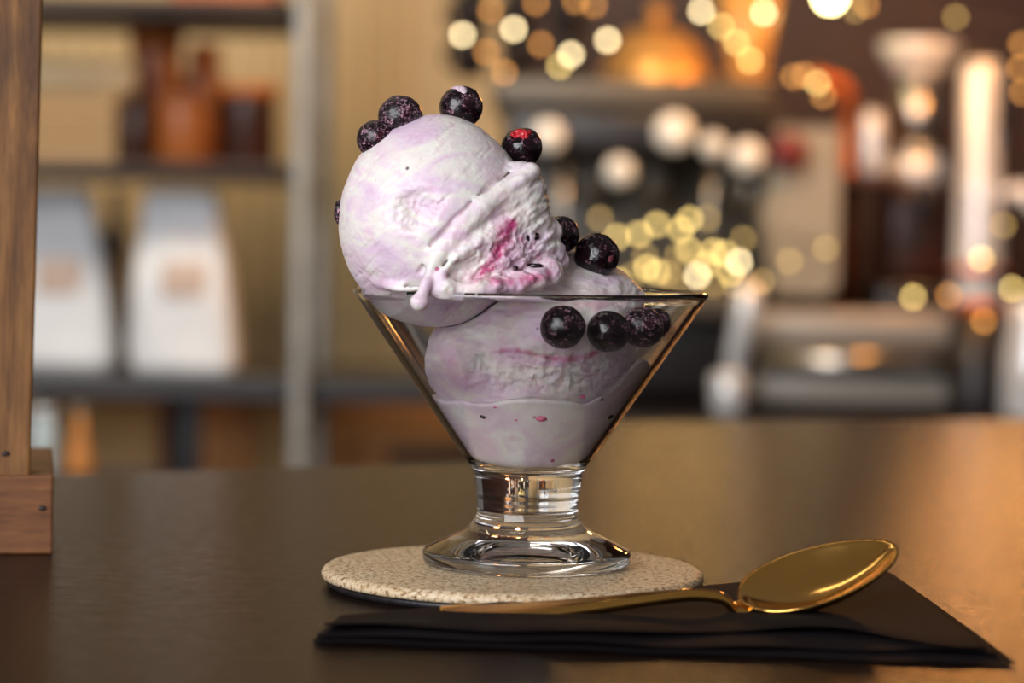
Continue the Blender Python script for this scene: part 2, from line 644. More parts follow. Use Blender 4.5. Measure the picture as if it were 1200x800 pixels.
# napkin: folded sheets lying in a low stack, the front fold rolled and wavy
def sheet(name, outline, zf, thick, nx=90, ny=26, parent=None, front_round=.0):
    """outline: functions of s in 0..1 giving the front and back edge points; zf(s,t) height"""
    vs, fs = [], []
    for lay in (0, 1):
        for i in range(nx + 1):
            s = i / nx
            a, b = outline(s)
            for j in range(ny + 1):
                t = j / ny
                q = a.lerp(b, t)
                z = zf(s, t) + (thick if lay else 0)
                if front_round and t < .12:
                    z0 = zf(s, t)
                    k = math.sqrt(max(0, 1 - (1 - t / .12) ** 2))
                    z = z0 + thick * (.5 + (.5 if lay else -.5) * k)
                vs.append((q.x, q.y, z))
    def id(l, i, j):
        return l * (nx + 1) * (ny + 1) + i * (ny + 1) + j
    for i in range(nx):
        for j in range(ny):
            fs.append((id(1, i, j), id(1, i + 1, j), id(1, i + 1, j + 1), id(1, i, j + 1)))
            fs.append((id(0, i, j), id(0, i, j + 1), id(0, i + 1, j + 1), id(0, i + 1, j)))
    for i in range(nx):
        fs.append((id(0, i, 0), id(0, i + 1, 0), id(1, i + 1, 0), id(1, i, 0)))
        fs.append((id(0, i, ny), id(1, i, ny), id(1, i + 1, ny), id(0, i + 1, ny)))
    for j in range(ny):
        fs.append((id(0, 0, j), id(1, 0, j), id(1, 0, j + 1), id(0, 0, j + 1)))
        fs.append((id(0, nx, j), id(0, nx, j + 1), id(1, nx, j + 1), id(1, nx, j)))
    me = bpy.data.meshes.new(name)
    me.from_pydata(vs, [], fs)
    return link(name, me, M_NAPKIN, parent)


nfl, nfr = PZ(366, 756, 0), PZ(1192, 783, 0)
nbl, nbr = PZ(392, 728, .002), PZ(1046, 672, .0015)
npk = empty('paper_napkin', ((nfl + nfr) / 2).to_tuple(), 'folded black paper napkin under the gold spoon', 'napkin')
npo = Vector(npk.location)


def wav(s, a, f, ph):
    return a * math.sin(f * s * PI + ph)


def smooth(a, b, x):
    t = max(0, min(1, (x - a) / (b - a)))
    return t * t * (3 - 2 * t)


def out_low(s):
    a = nfl.lerp(nfr, s) - npo
    b = nbl.lerp(nbr, s) - npo
    return a + Vector((0, wav(s, .0006, 7, 0), 0)), b + Vector((0, .0008 * math.sin(9 * s), 0))


def out_mid(s):
    a, b = out_low(.004 + s * .985)
    return a.lerp(b, .05 + .012 * math.sin(8 * s + 1)), b.lerp(a, .02)


def out_top(s):
    a, b = out_low(.01 + s * .965)
    k = .16 + .05 * math.sin(11 * s + .6) + .05 * smooth(.5, .8, s) * math.sin(18 * s)
    return a.lerp(b, k), b.lerp(a, .03)


sheet('napkin_layer', out_low, lambda s, t: .0002 + .0002 * math.sin(20 * s) ** 2, .0011, parent=npk, front_round=1)
sheet('napkin_layer', out_mid, lambda s, t: .0015 + (.0006 * math.sin(12 * s) ** 2) * (1 - t), .0010, parent=npk, front_round=1)
sheet('napkin_layer', out_top, lambda s, t: .0028 + (.0010 * math.sin(9 * s + 1) ** 2 + .0004) * (1 - smooth(0, .5, t)) * (1 - smooth(.88, 1, s)), .0008, parent=npk, front_round=1)
NAPZ = .0037

# ------------------------------------------------------------------ gold spoon
spn = empty('dessert_spoon', tuple(PZ(905, 716, NAPZ)), 'polished gold dessert spoon resting on the black napkin', 'spoon')
so = Vector(spn.location)
YB = so.y
a_ = Vector((.0435, .0125, .0150)).normalized()               # along the bowl towards its tip
w0 = Vector((-.10, math.cos(math.radians(20)), math.sin(math.radians(20))))
w_ = (w0 - a_ * w0.dot(a_)).normalized()                      # across the bowl, away from the camera
n_ = a_.cross(w_).normalized()                                # out of the bowl
bc = P(960, 672, YB + .006) - so                              # centre of the rim plane
LB, WB, DB = .0232, .0145, .0066
vs, fs = [], []
NR, NA = 22, 96
for lay in (0, 1):
    for i in range(NR + 1):
        r = i / NR
        for k in range(NA):
            an = 2 * PI * k / NA
            ca, sa = math.cos(an), math.sin(an)
            egg = 1 + .10 * -ca                               # broader towards the neck
            x, y = r * ca, r * sa * egg * (1 - .05 * ca)
            dz = -DB * (1 - r ** 2.3) + (.0007 if lay == 0 else -.0007) * (1 if i < NR else .55)
            q = bc + a_ * (x * LB) + w_ * (y * WB) + n_ * dz
            vs.append(q)
for lay in (0, 1):
    o_ = lay * (NR + 1) * NA
    for i in range(NR):
        for k in range(NA):
            k2 = (k + 1) % NA
            q = (o_ + i * NA + k, o_ + (i + 1) * NA + k, o_ + (i + 1) * NA + k2, o_ + i * NA + k2)
            fs.append(q if lay == 0 else q[::-1])
for k in range(NA):
    k2 = (k + 1) % NA
    fs.append((NR * NA + k, (NR + 1) * NA + NR * NA + k, (NR + 1) * NA + NR * NA + k2, NR * NA + k2))
me = bpy.data.meshes.new('spoon_bowl')
me.from_pydata(vs, [], fs)
link('spoon_bowl', me, M_GOLD, spn)
neck = bc - a_ * (LB * .96) - n_ * .0004
hp = [neck + a_ * .0024 - n_ * .0009, neck - a_ * .0030 - n_ * .0005,
      P(846, 701, YB - .003) - so, P(812, 697, YB - .004) - so, P(760, 701.5, YB - .005) - so,
      P(690, 710, YB - .006) - so, P(610, 718, YB - .007) - so, P(545, 722.5, YB - .008) - so, P(516, 723, YB - .008) - so]
hw = [.0040, .0034, .0021, .0021, .0026, .0034, .0044, .0052, .0048]
ht = [.0005, .0010, .0013, .0014, .0015, .0017, .0019, .0021, .0018]
cl = catmull(hp, 10)
def lerpl(L, t):
    i = min(int(t), len(L) - 2)
    return L[i] + (L[i + 1] - L[i]) * (t - i)
vs, fs = [], []
SEG = 20
for i, p in enumerate(cl):
    t = i / 10
    tan = (cl[min(i + 1, len(cl) - 1)] - cl[max(i - 1, 0)]).normalized()
    side = (w_.lerp(Vector((.12, 1, .34)), min(1, t / 2.5))).normalized()
    side = (side - tan * side.dot(tan)).normalized()
    nn = tan.cross(side).normalized()
    for k in range(SEG):
        an = 2 * PI * k / SEG
        ca, sa = math.cos(an), math.sin(an)
        vs.append(p + side * (lerpl(hw, t) * math.copysign(abs(ca) ** .8, ca)) + nn * (lerpl(ht, t) * math.copysign(abs(sa) ** .7, sa)))
for i in range(len(cl) - 1):
    for k in range(SEG):
        k2 = (k + 1) % SEG
        fs.append((i * SEG + k, i * SEG + k2, (i + 1) * SEG + k2, (i + 1) * SEG + k))
fs.append(tuple(range(SEG))[::-1])
fs.append(tuple(range((len(cl) - 1) * SEG, len(cl) * SEG)))
me = bpy.data.meshes.new('handle')
me.from_pydata(vs, [], fs)
bm = bmesh.new(); bm.from_mesh(me); bmesh.ops.recalc_face_normals(bm, faces=bm.faces[:]); bm.to_mesh(me); bm.free()
link('handle', me, M_GOLD, spn)

# ------------------------------------------------------------------ dessert glass
gc = PZ(617, 661, ZT)
GX, GY = gc.x, gc.y + .0
glass = empty('dessert_glass', (GX, GY, ZT + .0001), 'clear footed martini-shaped dessert glass standing on the round coaster', 'glass')


def dense(prof, step=.0006):
    pts = [Vector((r, z, 0)) for r, z in prof]
    cm = catmull(pts, 10)
    return [(max(p.x, 0), p.y) for p in cm]


outer_up = dense([(.0150, .0180), (.0151, .021), (.0156, .0245), (.0163, .0275), (.0182, .0305), (.0216, .0352), (.0295, .0466), (.0375, .0582), (.0450, .0692), (.0514, .0786)])
rim = [(.0518, .0793), (.0518, .0800), (.0513, .0806), (.0506, .0807), (.0500, .0803), (.0496, .0796)]
inner = dense([(.0492, .0788), (.0428, .0694), (.0353, .0584), (.0273, .0468), (.0200, .0362), (.0166, .0316), (.0138, .0296), (.0090, .0288), (.0045, .0286), (0, .0286)])
bowl_prof = [p for p in outer_up if p[1] >= .0262] + rim + inner
zb = bowl_prof[0]
low = [p for p in outer_up if p[1] < .0262] + [zb]
foot_side = dense([(.0297, .0046), (.0284, .0052), (.0260, .0064), (.0225, .0081), (.0190, .0098), (.0166, .0117), (.0153, .0138), (.0148, .0160), (.0150, .0180)])
under = [(0, .0016), (.006, .0016), (.012, .0014), (.018, .0010), (.023, .0005), (.0255, .0002), (.0268, .0000)]
foot_prof = dense(under) + [(.0285, .0), (.0298, .0003), (.0304, .0009), (.0306, .0015), (.0306, .0034), (.0305, .0039), (.0301, .0043)] + foot_side[:-1]
cut = [i for i, p in enumerate(foot_prof) if p[1] >= .0138 and p[0] < .017][0]
stem_prof = foot_prof[cut:] + low
foot_prof = foot_prof[:cut + 1]
link('bowl', lathe_me(bowl_prof, 160), M_GLASS, glass)
link('stem', lathe_me(stem_prof, 160), M_GLASS, glass)
link('foot', lathe_me(foot_prof, 160), M_GLASS, glass)
ZG = ZT + .0001
in_r = np.array([p[0] for p in inner][::-1])
in_z = np.array([p[1] for p in inner][::-1]) + ZG


def inside_glass(p, gap=.00035):
    """positive outside the glass's inner wall"""
    rad = np.sqrt((p[0] - GX) ** 2 + (p[1] - GY) ** 2)
    rr = np.interp(p[2], in_z, in_r)
    d = (rad - rr) * .82 + gap
    return np.maximum(d, (ZG + .0286 + gap) - p[2])


ZRIM = ZG + .0807

# ------------------------------------------------------------------ ice cream: upper scoop
UY = -.020
uc = P(510, 258, UY)
UR = (.0280 * .975, .0275, .0305 * .975)
lob = [(P(605, 228, -.0275), .0086), (P(584, 252, -.0320), .0096), (P(607, 287, -.0275), .0114), (P(565, 296, -.0330), .0118), (P(540, 312, -.0365), .0090)]


def PP(L):
    return [P(x, y, Y) for x, y, Y in L]


ridge1 = PP([(500, 326, -.0478), (512, 302, -.0478), (538, 272, -.0462), (566, 243, -.0438), (590, 224, -.0400), (610, 211, -.0370), (621, 203, -.0330)])
ridge2 = PP([(520, 318, -.0488), (536, 300, -.0482), (566, 283, -.0445), (592, 265, -.0405), (612, 262, -.0375), (634, 262, -.032)])
ridge3 = PP([(545, 262, -.0450), (580, 240, -.0412), (608, 232, -.0372), (632, 232, -.031)])
groove = []
for gx, gy in ((494, 318), (508, 288), (536, 256), (562, 230), (584, 212), (604, 200)):
    g_ = P(gx, gy, -.04)
    k_ = 1 - ((g_.x - uc.x) / UR[0]) ** 2 - ((g_.z - uc.z) / UR[2]) ** 2
    groove.append(Vector((g_.x, UY - UR[1] * math.sqrt(max(k_, .02)), g_.z)))
skirt = PP([(440, 330, -.034), (462, 339, -.0405), (490, 338, -.0455), (520, 337, -.0475), (550, 336, -.0475), (590, 334, -.0455), (630, 330, -.0400)])
drip = PP([(500, 331, -.0490), (495, 344, -.0500), (492, 353, -.0502)])
nubs = [(P(657, 306, -.0255), .0022), (P(650, 295, -.027), .0032), (P(648, 270, -.026), .0026), (P(560, 338, -.0490), .0020), (P(578, 335, -.0475), .0024),
        (P(625, 326, -.035), .004), (P(643, 318, -.032), .004)]


def rough_zone(p):
    c = P(592, 300, -.038)
    d = np.sqrt(((p[0] - c.x) / .015) ** 2 + ((p[2] - c.z) / .0125) ** 2)
    k = np.clip(1.3 - d, 0, 1)
    c2 = P(478, 243, -.047)
    d2 = np.sqrt(((p[0] - c2.x) / .008) ** 2 + ((p[2] - c2.z) / .0065) ** 2)
    k2 = np.clip(1.3 - d2, 0, 1) * (p[1] < -.03)
    c3 = P(440, 316, -.03)
    d3 = np.sqrt(((p[0] - c3.x) / .009) ** 2 + ((p[2] - c3.z) / .0040) ** 2)
    k3 = np.clip(1.2 - d3, 0, 1) * .45
    return np.maximum(np.maximum(k, .8 * k2), k3)


def upper(p):
    d = sd_ell(p, uc, UR)
    d = d + fbm(p, 55, 2, 3) * .0007
    # the crater where the scoop tore
    c2 = P(478, 243, UY - .0275)
    dc = sd_ell(p, c2, (.0082, .0030, .0066)) + fbm(p, 300, 3, 8) * .0009
    d = smax(d, -dc, .0012)
    # thin smear grooves left by the scoop
    g = fbm((p[0] * .5 + p[2] * .5, p[1] * .5, (p[2] - p[0]) * 2.2), 240, 2, 12)
    d = d + np.clip(g - .15, 0, 1) * .0005
    l = None
    for c, r in lob:
        e = np.sqrt((p[0] - c.x) ** 2 + ((p[1] - c.y) / .95) ** 2 + (p[2] - c.z) ** 2) - r
        l = e if l is None else smin(l, e, .007)
    l = l + fbm(p, 110, 2, 21) * .0011
    st = fbm((p[0] + p[2] * .6, p[1], (p[2] - p[0] * .75) * 3.2), 170, 3, 44)
    l = l + st * .0010
    rz = rough_zone(p)
    l = l + rz * np.abs(fbm(p, 260, 3, 50, .65)) * .0028
    d = smin(d, l, .0013)
    d = smax(d, -(sd_path(p, groove, [.0006, .0010, .0012, .0012, .0011, .0007]) + fbm(p, 220, 3, 4) * .0007), .0009)
    d = smin(d, sd_path(p, ridge1, [.0008, .0014, .0013, .0014, .0016, .0019, .0024]) + fbm(p, 150, 3, 5) * .0010, .0040)
    d = smin(d, sd_path(p, ridge2, [.0006, .0010, .0013, .0014, .0010, .0008]) + fbm(p, 240, 3, 6) * .0006, .0034)
    d = smin(d, sd_path(p, ridge3, [.0006, .0011, .0011, .0008]), .0022)
    d = smin(d, sd_path(p, skirt, [.0004, .0008, .0016, .0024, .0024, .0026, .0030]) + fbm(p, 150, 3, 9) * .0022, .003)
    for c, r in nubs:
        d = smin(d, np.sqrt((p[0] - c.x) ** 2 + (p[1] - c.y) ** 2 + (p[2] - c.z) ** 2) - r + fbm(p, 330, 2, 2) * .0008, .0018)
    # below the rim the scoop is pressed against the inside of the glass
    body = smax(d, inside_glass(p) + np.where(p[2] > ZRIM - .0022, -.03, 0), .0002)
    dr = sd_path(p, drip, [.0016, .0016, .0027])
    return smin(body, dr, .0012)


rpa = [P(x, y, -.04) for x, y in ((598, 262), (588, 288), (574, 312), (560, 326), (600, 328), (640, 322))]
rpb = [P(x, y, -.04) for x, y in ((612, 280), (630, 296), (634, 326))]


def ripple_up(p):
    def dist(pts):
        best = None
        for a, b in zip(pts, pts[1:]):
            ax, az, bx, bz = a.x, a.z, b.x - a.x, b.z - a.z
            t = np.clip(((p[0] - ax) * bx + (p[2] - az) * bz) / (bx * bx + bz * bz), 0, 1)
            e = np.sqrt((p[0] - ax - bx * t) ** 2 + (p[2] - az - bz * t) ** 2)
            best = e if best is None else np.minimum(best, e)
        return best
    n = fbm(p, 260, 3, 91)
    d = dist(rpa) + n * .0028
    e = dist(rpb) + n * .0030
    v = np.clip(1 - d / .0026, 0, 1) * .9
    v = np.maximum(v, np.clip(1 - e / .0022, 0, 1) * .6)
    v = np.maximum(v, np.clip(1 - d / .0075, 0, 1) * .32)
    v = v + np.clip(fbm(p, 75, 3, 15) - .25, 0, 1) * .35
    return v * (p[1] < -.01) + .3 * np.clip(fbm(p, 60, 3, 70) - .2, 0, 1)


sc = build_sdf('ice_cream_scoop', upper, (uc.x - .032, UY - .036, uc.z - .034), (uc.x + .043, UY + .031, uc.z + .034), .00038, M_CREAM,
               ripple_up, .00008, rough_zone)
tag(sc, 'large pale lilac ice cream scoop with pink ripple on top, dripping over the rim', 'ice cream', 'ice cream scoops in the glass')
sco = Vector(sc.location)


def child_ball(name, parent, c, r, mat, sq=(1, 1, 1), seed=0, amp=.12, sub=3):
    bm = bmesh.new()
    bmesh.ops.create_icosphere(bm, subdivisions=sub, radius=1)
    V = np.array([v.co[:] for v in bm.verts])
    n = fbm((V[:, 0] * 1.4 + seed, V[:, 1] * 1.4, V[:, 2] * 1.4), 1, 3, seed)
    for v, k in zip(bm.verts, n):
        v.co = Vector((v.co.x * sq[0], v.co.y * sq[1], v.co.z * sq[2])) * r * (1 + amp * float(k))
    me = mesh_from(bm, name)
    return link(name, me, mat, parent, Vector(c) - (Vector(parent.location) if parent else Vector()))


child_ball('berry_piece', sc, P(397, 248, -.0215), .0034, M_BERRY_FROST, (.42, .8, 1.0), 4)
for x, y, Y, r, q in ((617, 280, -.0372, .0013, (1, .8, 1.5)), (628, 277, -.0365, .0011, (1, .6, 1)), (627, 311, -.037, .0013, (1.8, .6, .5)), (604, 315, -.041, .0008, (1, .6, 1.3))):
    child_ball('berry_fleck', sc, P(x, y, Y), r, M_BERRY, q, int(x) % 7, .3, 2)

# ------------------------------------------------------------------ ice cream: lower scoop and melt
LY = -.002
lc = P(628, 402, LY)
LR = (.0288, .0300, .0275)


def rough_low(p):
    c = P(640, 428, LY)
    return np.clip(1.2 - np.sqrt(((p[0] - c.x) / .026) ** 2 + ((p[2] - c.z) / .0065) ** 2), 0, 1)


def lower(p):
    d = sd_ell(p, lc, LR)
    d = smin(d, sd_ell(p, P(668, 360, .004), (.0215, .020, .0140)), .008)
    d = smin(d, sd_ell(p, P(545, 425, -.012), (.0110, .018, .0120)), .005)
    d = d + fbm(p, 60, 3, 63) * .0012 + fbm((p[0], p[1], p[2] * 2.5), 180, 3, 61) * .0008
    d = d + rough_low(p) * np.abs(fbm(p, 280, 3, 55, .65)) * .0030
    # step in the surface along the ripple
    d = smax(d, inside_glass(p, .0012), .001)
    # hollowed where the upper scoop presses on it
    return smax(d, -(sd_ell(p, uc, [r + .0004 for r in UR])), .0006)


def ripple_low(p):
    path = [P(x, y, -.03) for x, y in ((588, 408), (612, 410), (640, 416), (662, 420), (690, 414), (720, 404))]
    best = None
    for a, b in zip(path, path[1:]):
        ax, az, bx, bz = a.x, a.z, b.x - a.x, b.z - a.z
        t = np.clip(((p[0] - ax) * bx + (p[2] - az) * bz) / (bx * bx + bz * bz), 0, 1)
        e = np.sqrt((p[0] - ax - bx * t) ** 2 + (p[2] - az - bz * t) ** 2)
        best = e if best is None else np.minimum(best, e)
    n = fbm(p, 240, 3, 19)
    v = np.clip(1 - (best + n * .001) / .0014, 0, 1) * .95
    v = np.maximum(v, np.clip(1 - best / .006, 0, 1) * .18)
    c = P(532, 425, -.02)
    e = np.sqrt(((p[0] - c.x) / .007) ** 2 + ((p[2] - c.z) / .010) ** 2) + n * .4
    v = np.maximum(v, np.clip(1 - e, 0, 1) * .45)
    c = P(690, 350, -.02)
    e = np.sqrt(((p[0] - c.x) / .012) ** 2 + ((p[2] - c.z) / .004) ** 2) + n * .5
    v = np.maximum(v, np.clip(1 - e, 0, 1) * .5)
    return v + .35 * np.clip(fbm(p, 70, 3, 23) - .15, 0, 1)


s2 = build_sdf('ice_cream_scoop', lower, (lc.x - .036, LY - .040, lc.z - .030), (lc.x + .040, LY + .034, lc.z + .034), .00042, M_CREAM, ripple_low, .00008, rough_low)
tag(s2, 'lower ice cream scoop inside the glass with a magenta ripple line under the berries', 'ice cream', 'ice cream scoops in the glass')


def melt(p):
    x, y = p[0] - GX, p[1] - GY
    h0 = ZG + .0500 + .0010 * np.sin(x * 190 + 1.2) + .0025 * np.clip(x / .03, 0, 1) ** 2 - .0018 * np.clip(-(x + .019) / .008, 0, 1)
    h0 = h0 + fbm((x, y, p[2] * 0), 90, 3, 5) * .0016
    rad = np.sqrt(x * x + y * y)
    ang = np.arctan2(y, x)
    creep = np.exp(-((ang + .55) / .42) ** 2) * .009 * np.clip((rad - .026) / .010, 0, 1)
    h0 = h0 + creep
    return smax(inside_glass(p, .0002), p[2] - h0, .0012)


def ripple_melt(p):
    return .8 * np.clip(fbm((p[0], p[1], p[2] * 1.6), 120, 3, 40) - .42, 0, 1) * 2 + .12 * np.clip(fbm(p, 60, 2, 41), 0, 1)


ml = build_sdf('melted_ice_cream', melt, (GX - .046, GY - .046, ZG + .027), (GX + .046, GY + .046, ZG + .066), .0005, M_MELT, ripple_melt, .00003)
tag(ml, 'smooth pool of melted pale lilac ice cream filling the bottom of the glass', 'ice cream')
for x, y, r, mt in ((567, 484, .0010, M_BERRY), (714, 486, .0011, M_BERRY), (634, 485, .0014, M_PINKBIT), (722, 502, .0011, M_PINKBIT), (682, 460, .0008, M_PINKBIT), (581, 472, .0006, M_PINKBIT), (605, 487, .0006, M_PINKBIT)):
    xx = P(x, y, -.02)
    rr = float(np.interp(xx.z, in_z, in_r)) - .0006
    dx = max(-rr * .95, min(rr * .95, (xx.x - GX) * .97))
    yy = GY - math.sqrt(rr * rr - dx * dx)
    child_ball('berry_fleck', ml, Vector((GX + dx, yy, xx.z)), r, mt, (1.2, .8, .7), int(x) % 9, .3, 2)

# thin film of melted cream smeared up the inside of the bowl
m = Mat('thin_cream_film', (226, 216, 222), .5)
fa = m.noise(55, 4, .6, m.coord((1, 1, .5)), 1.6)
ga = m.n('ShaderNodeAttribute', attribute_name='cover')
mu = m.n('ShaderNodeMath', operation='MULTIPLY')
m.l(m.ramp(fa, [(.36, (.05, .05, .05)), (.62, (.55, .55, .55))]), mu.inputs[0])
m.l(ga.outputs['Fac'], mu.inputs[1])
m.l(mu.outputs[0], m.b.inputs['Alpha'])
vs, fs, cov = [], [], []
NA, NZ = 96, 24
for j in range(NZ + 1):
    z = ZG + .046 + (.0765 - .046) * j / NZ
    rr = float(np.interp(z, in_z, in_r)) - .00015
    for k in range(NA):
        an = 2 * PI * k / NA
        vs.append((rr * math.cos(an), rr * math.sin(an), z - ZG))
        right = max(0, math.cos(an - math.radians(-22))) ** 3
        cov.append(min(1, (.30 + 1.1 * right) * (1 - j / NZ) ** 1.4) * min(1, j / 6))
for j in range(NZ):
    for k in range(NA):
        k2 = (k + 1) % NA
        fs.append((j * NA + k, j * NA + k2, (j + 1) * NA + k2, (j + 1) * NA + k))
me = bpy.data.meshes.new('cream_film')
me.from_pydata(vs, [], fs)
at = me.attributes.new('cover', 'FLOAT', 'POINT')
at.data.foreach_set('value', cov)
link('cream_film', me, m.m, ml, Vector((GX, GY, ZG)) - Vector(ml.location))

# ------------------------------------------------------------------ blackcurrants
def berry(px, py, rpx, Y, mat, label, seed, cut=None, calyx=None, sq=(1, 1, .97), group='blackcurrants on the ice cream'):
    c = P(px, py, Y)
    r = rpx / FPX * (Y - CAM.y)
    bm = bmesh.new()
    bmesh.ops.create_icosphere(bm, subdivisions=5, radius=1)
    V = np.array([v.co[:] for v in bm.verts])
    n = fbm((V[:, 0] * 1.3 + seed * 3.1, V[:, 1] * 1.3, V[:, 2] * 1.3), 1, 2, seed)
    n2 = fbm((V[:, 0] * 7 + seed, V[:, 1] * 7, V[:, 2] * 7), 1, 3, seed + 9)
    cal = Vector(calyx).normalized() if calyx else None
    for v, a, b in zip(bm.verts, n, n2):
        k = 1 + .045 * float(a) + .012 * float(b)
        if cal:
            dd = v.co.dot(cal)
            if dd > .93:
                k -= .10 * ((dd - .93) / .07) ** 1.5
        if cut:
            dd = v.co.dot(Vector(cut).normalized())
            if dd > .70:
                k -= .26 * ((dd - .70) / .30)
        v.co = Vector((v.co.x * sq[0], v.co.y * sq[1], v.co.z * sq[2])) * r * k
    root = link('blackcurrant', mesh_from(bm, 'blackcurrant'), mat, None, c)
    tag(root, label, 'berry', group)
    root.rotation_euler = (0, 0, 0)
    if cal:
        prof = [(0, r * .055), (r * .10, r * .05), (r * .17, 0), (r * .2, -r * .03)]
        o = link('calyx', lathe_me([(a, b) for a, b in prof][::-1], 20), M_CALYX, root, cal * r * .91)
        o.rotation_euler = cal.to_track_quat('Z', 'Y').to_euler()
    if cut:
        cv = Vector(cut).normalized()
        for j in range(5):
            t = Vector(((j - 2) * .22, random.uniform(-.25, .1), abs(j - 2) * .06))
            q = (cv + t).normalized() * r * .70
            child = child_ball('red_flesh', None, q, r * random.uniform(.26, .34), M_FLESH, (1, 1.2, .9), j, .5, 4)
            child.parent = root
    return root


berry(441, 163, 23.5, -.024, M_BERRY_FROST, 'frosted purple blackcurrant, lower left of the touching pair on the top scoop', 1)
berry(469, 137, 26.5, -.021, M_BERRY_FROST, 'larger frosted reddish blackcurrant, upper right of the touching pair on the top scoop', 2)
b = berry(540, 125, 25.5, -.016, M_BERRY, 'blackcurrant with a pale frosted cap at the very top of the upper scoop', 3)
cap = child_ball('frost_patch', None, Vector((.0002, -.0006, .0028)), .0042, M_FROST, (.95, .95, .72), 11, .35, 4)
cap.parent = b
berry(612, 172, 24, -.017, M_BERRY_GLOSS, 'torn blackcurrant showing bright red flesh on the right shoulder of the top scoop', 4, cut=(-.12, -.45, .75))
berry(657, 275, 22.5, -.012, M_BERRY, 'dark blackcurrant behind the right edge of the top scoop above the rim', 5)
berry(699, 299, 27, -.010, M_BERRY_GLOSS, 'glossy blackcurrant with a pink calyx scar on the right above the rim', 6, calyx=(.62, -.74, -.14))
ins = 'blackcurrants behind the glass wall'


def in_glass_berry(px, py, rpx, mat, label, seed, ygap=0, **k):
    Y = -.03
    for _ in range(8):
        c = P(px, py, Y)
        r = rpx / FPX * (Y - CAM.y)
        rr = float(np.interp(c.z, in_z, in_r)) - r * 1.27 - .0006
        dx = min(abs(c.x - GX), rr * .995)
        Y = GY - math.sqrt(max(rr * rr - dx * dx, 0)) + ygap
    return berry(px, py, rpx, Y, mat, label, seed, group=ins, **k)


in_glass_berry(659, 381, 26.5, M_BERRY, 'leftmost blackcurrant seen through the glass, round and black', 7)
in_glass_berry(712, 386, 25.5, M_BERRY_GLOSS, 'middle blackcurrant seen through the glass, glossy with an olive sheen', 8)
in_glass_berry(751, 381, 24.5, M_BERRY_FROST, 'frosted blackcurrant seen through the glass, right of the middle one', 9)
in_glass_berry(770, 379, 19, M_BERRY, 'small blackcurrant seen through the glass, furthest right, half hidden', 10, .012)

# ------------------------------------------------------------------ wooden stand at the left
f0 = PZ(62, 649, 0)
bw = .075
bh = P(62, 557, f0.y).z
ws = empty('wooden_stand', (f0.x, f0.y, 0), 'brown stained wooden stand with a post on a square block, at the left edge', 'stand', None, math.radians(10.5))
blk = link('block', box_me(bw, .098, bh, .0008), M_WOODB, ws, (-bw / 2, .049, 0), False)
px_top, px_bot = P(46, 20, f0.y + .0012), P(37, 550, f0.y + .0012)
xr = px_bot.x - f0.x
link('post', box_me(.055, .020, .42, .0009), M_WOOD, ws, (xr - .0275, .0012 + .010, bh - .0004), False).rotation_euler = (0, math.radians(1.0), 0)
for nm, px, py, dy in (('nail_hole', 50, 595, -.00005), ('nail_hole', 8, 577 - 46, .00115),):
    q = P(px, py, f0.y)
    child_ball(nm, ws, Vector((q.x, f0.y + dy, q.z)), .0009, M_KNOT, (1.5, .25, 1), 3, .3, 2)

# ------------------------------------------------------------------ back of the bar
YW = 2.75                                                      # the cream wall
floor = tag(link('floor', box_me(9, 7, .05, 0), M_FLOOR, None, (0, 1.5, -.95), False), kind='structure')
ceil = None
xw = P(610, 100, YW).x
wl = tag(link('wall_back', box_me(2.6, .06, 3.4, 0), M_WALL, None, (xw - 1.3, YW + .03, -.9), False), kind='structure')
wr = tag(link('wall_right', box_me(3.2, .06, 3.4, 0), M_DARKWALL, None, (xw + 1.6, YW + .10, -.9), False), kind='structure')
bme = box_me(.0265, .010, 3.2, .0022, 2)
x0 = P(478, 100, YW).x
for i in range(26):
    o = link('wall_board', bme, M_BOARD, wl, None, False)
    o.location = (x0 - .014 - i * .028 - (xw - 1.3), -.035, .1)

# ---- steel shelf rack on the left
YS = 2.02                                                      # front of the rack
def SX(px, Y=YS):
    return P(px, 250, Y).x
def SZ(px, py, Y=YS):
    return P(px, py, Y).z


rk = empty('shelf_rack', (SX(200), YS, -.9), 'shelf rack with dark shelves and a grey metal post at the left', 'shelf')
rko = Vector(rk.location)
pxp = SX(353)
for dy, dx in ((0, 0), (.30, 0), (0, -.62), (.30, -.62)):
    link('post', box_me(.018 + .0, .018, 2.0, .004, 3), M_PIPE, rk, Vector((pxp + dx, YS + dy, -.9)) - rko)
zs_top, zs_mid, zs_low = SZ(190, 8), SZ(190, 200), SZ(190, 455)
for z in (zs_top, zs_mid):
    link('shelf_board', box_me(.60, .30, .020, .002), M_SHELFDARK, rk, Vector((pxp - .315, YS + .15, z - .010)) - rko, False)
link('shelf_rod', tube_me([(pxp - .62, YS, zs_mid), (pxp, YS, zs_mid)], .0045), M_SHELFDARK, rk, -rko)
link('shelf_rod', tube_me([(pxp - .62, YS, zs_top), (pxp, YS, zs_top)], .0045), M_SHELFDARK, rk, -rko)

xr_ = SX(600)
link('shelf_board', box_me(xr_ - pxp + .62, .30, .026, .002), M_BLACK, rk, Vector(((xr_ + pxp - .62) / 2, YS + .17, zs_low - .013)) - rko, False)
link('post', box_me(.022, .022, zs_low - .013 + .9, .002), M_BLACK, rk, Vector((SX(203), YS + .18, -.9)) - rko, False)
link('post', box_me(.022, .022, zs_low - .013 + .9, .002), M_BLACK, rk, Vector((SX(590), YS + .18, -.9)) - rko, False)
ZLS = zs_low + .0132


def stand(name, label, cat, px0, px1, Y, zbase, group=None):
    """an Empty on a surface, and the width in metres between two pixel columns"""
    a, b = P(px0, 250, Y).x, P(px1, 250, Y).x
    return empty(name, ((a + b) / 2, Y, zbase), label, cat, group), b - a


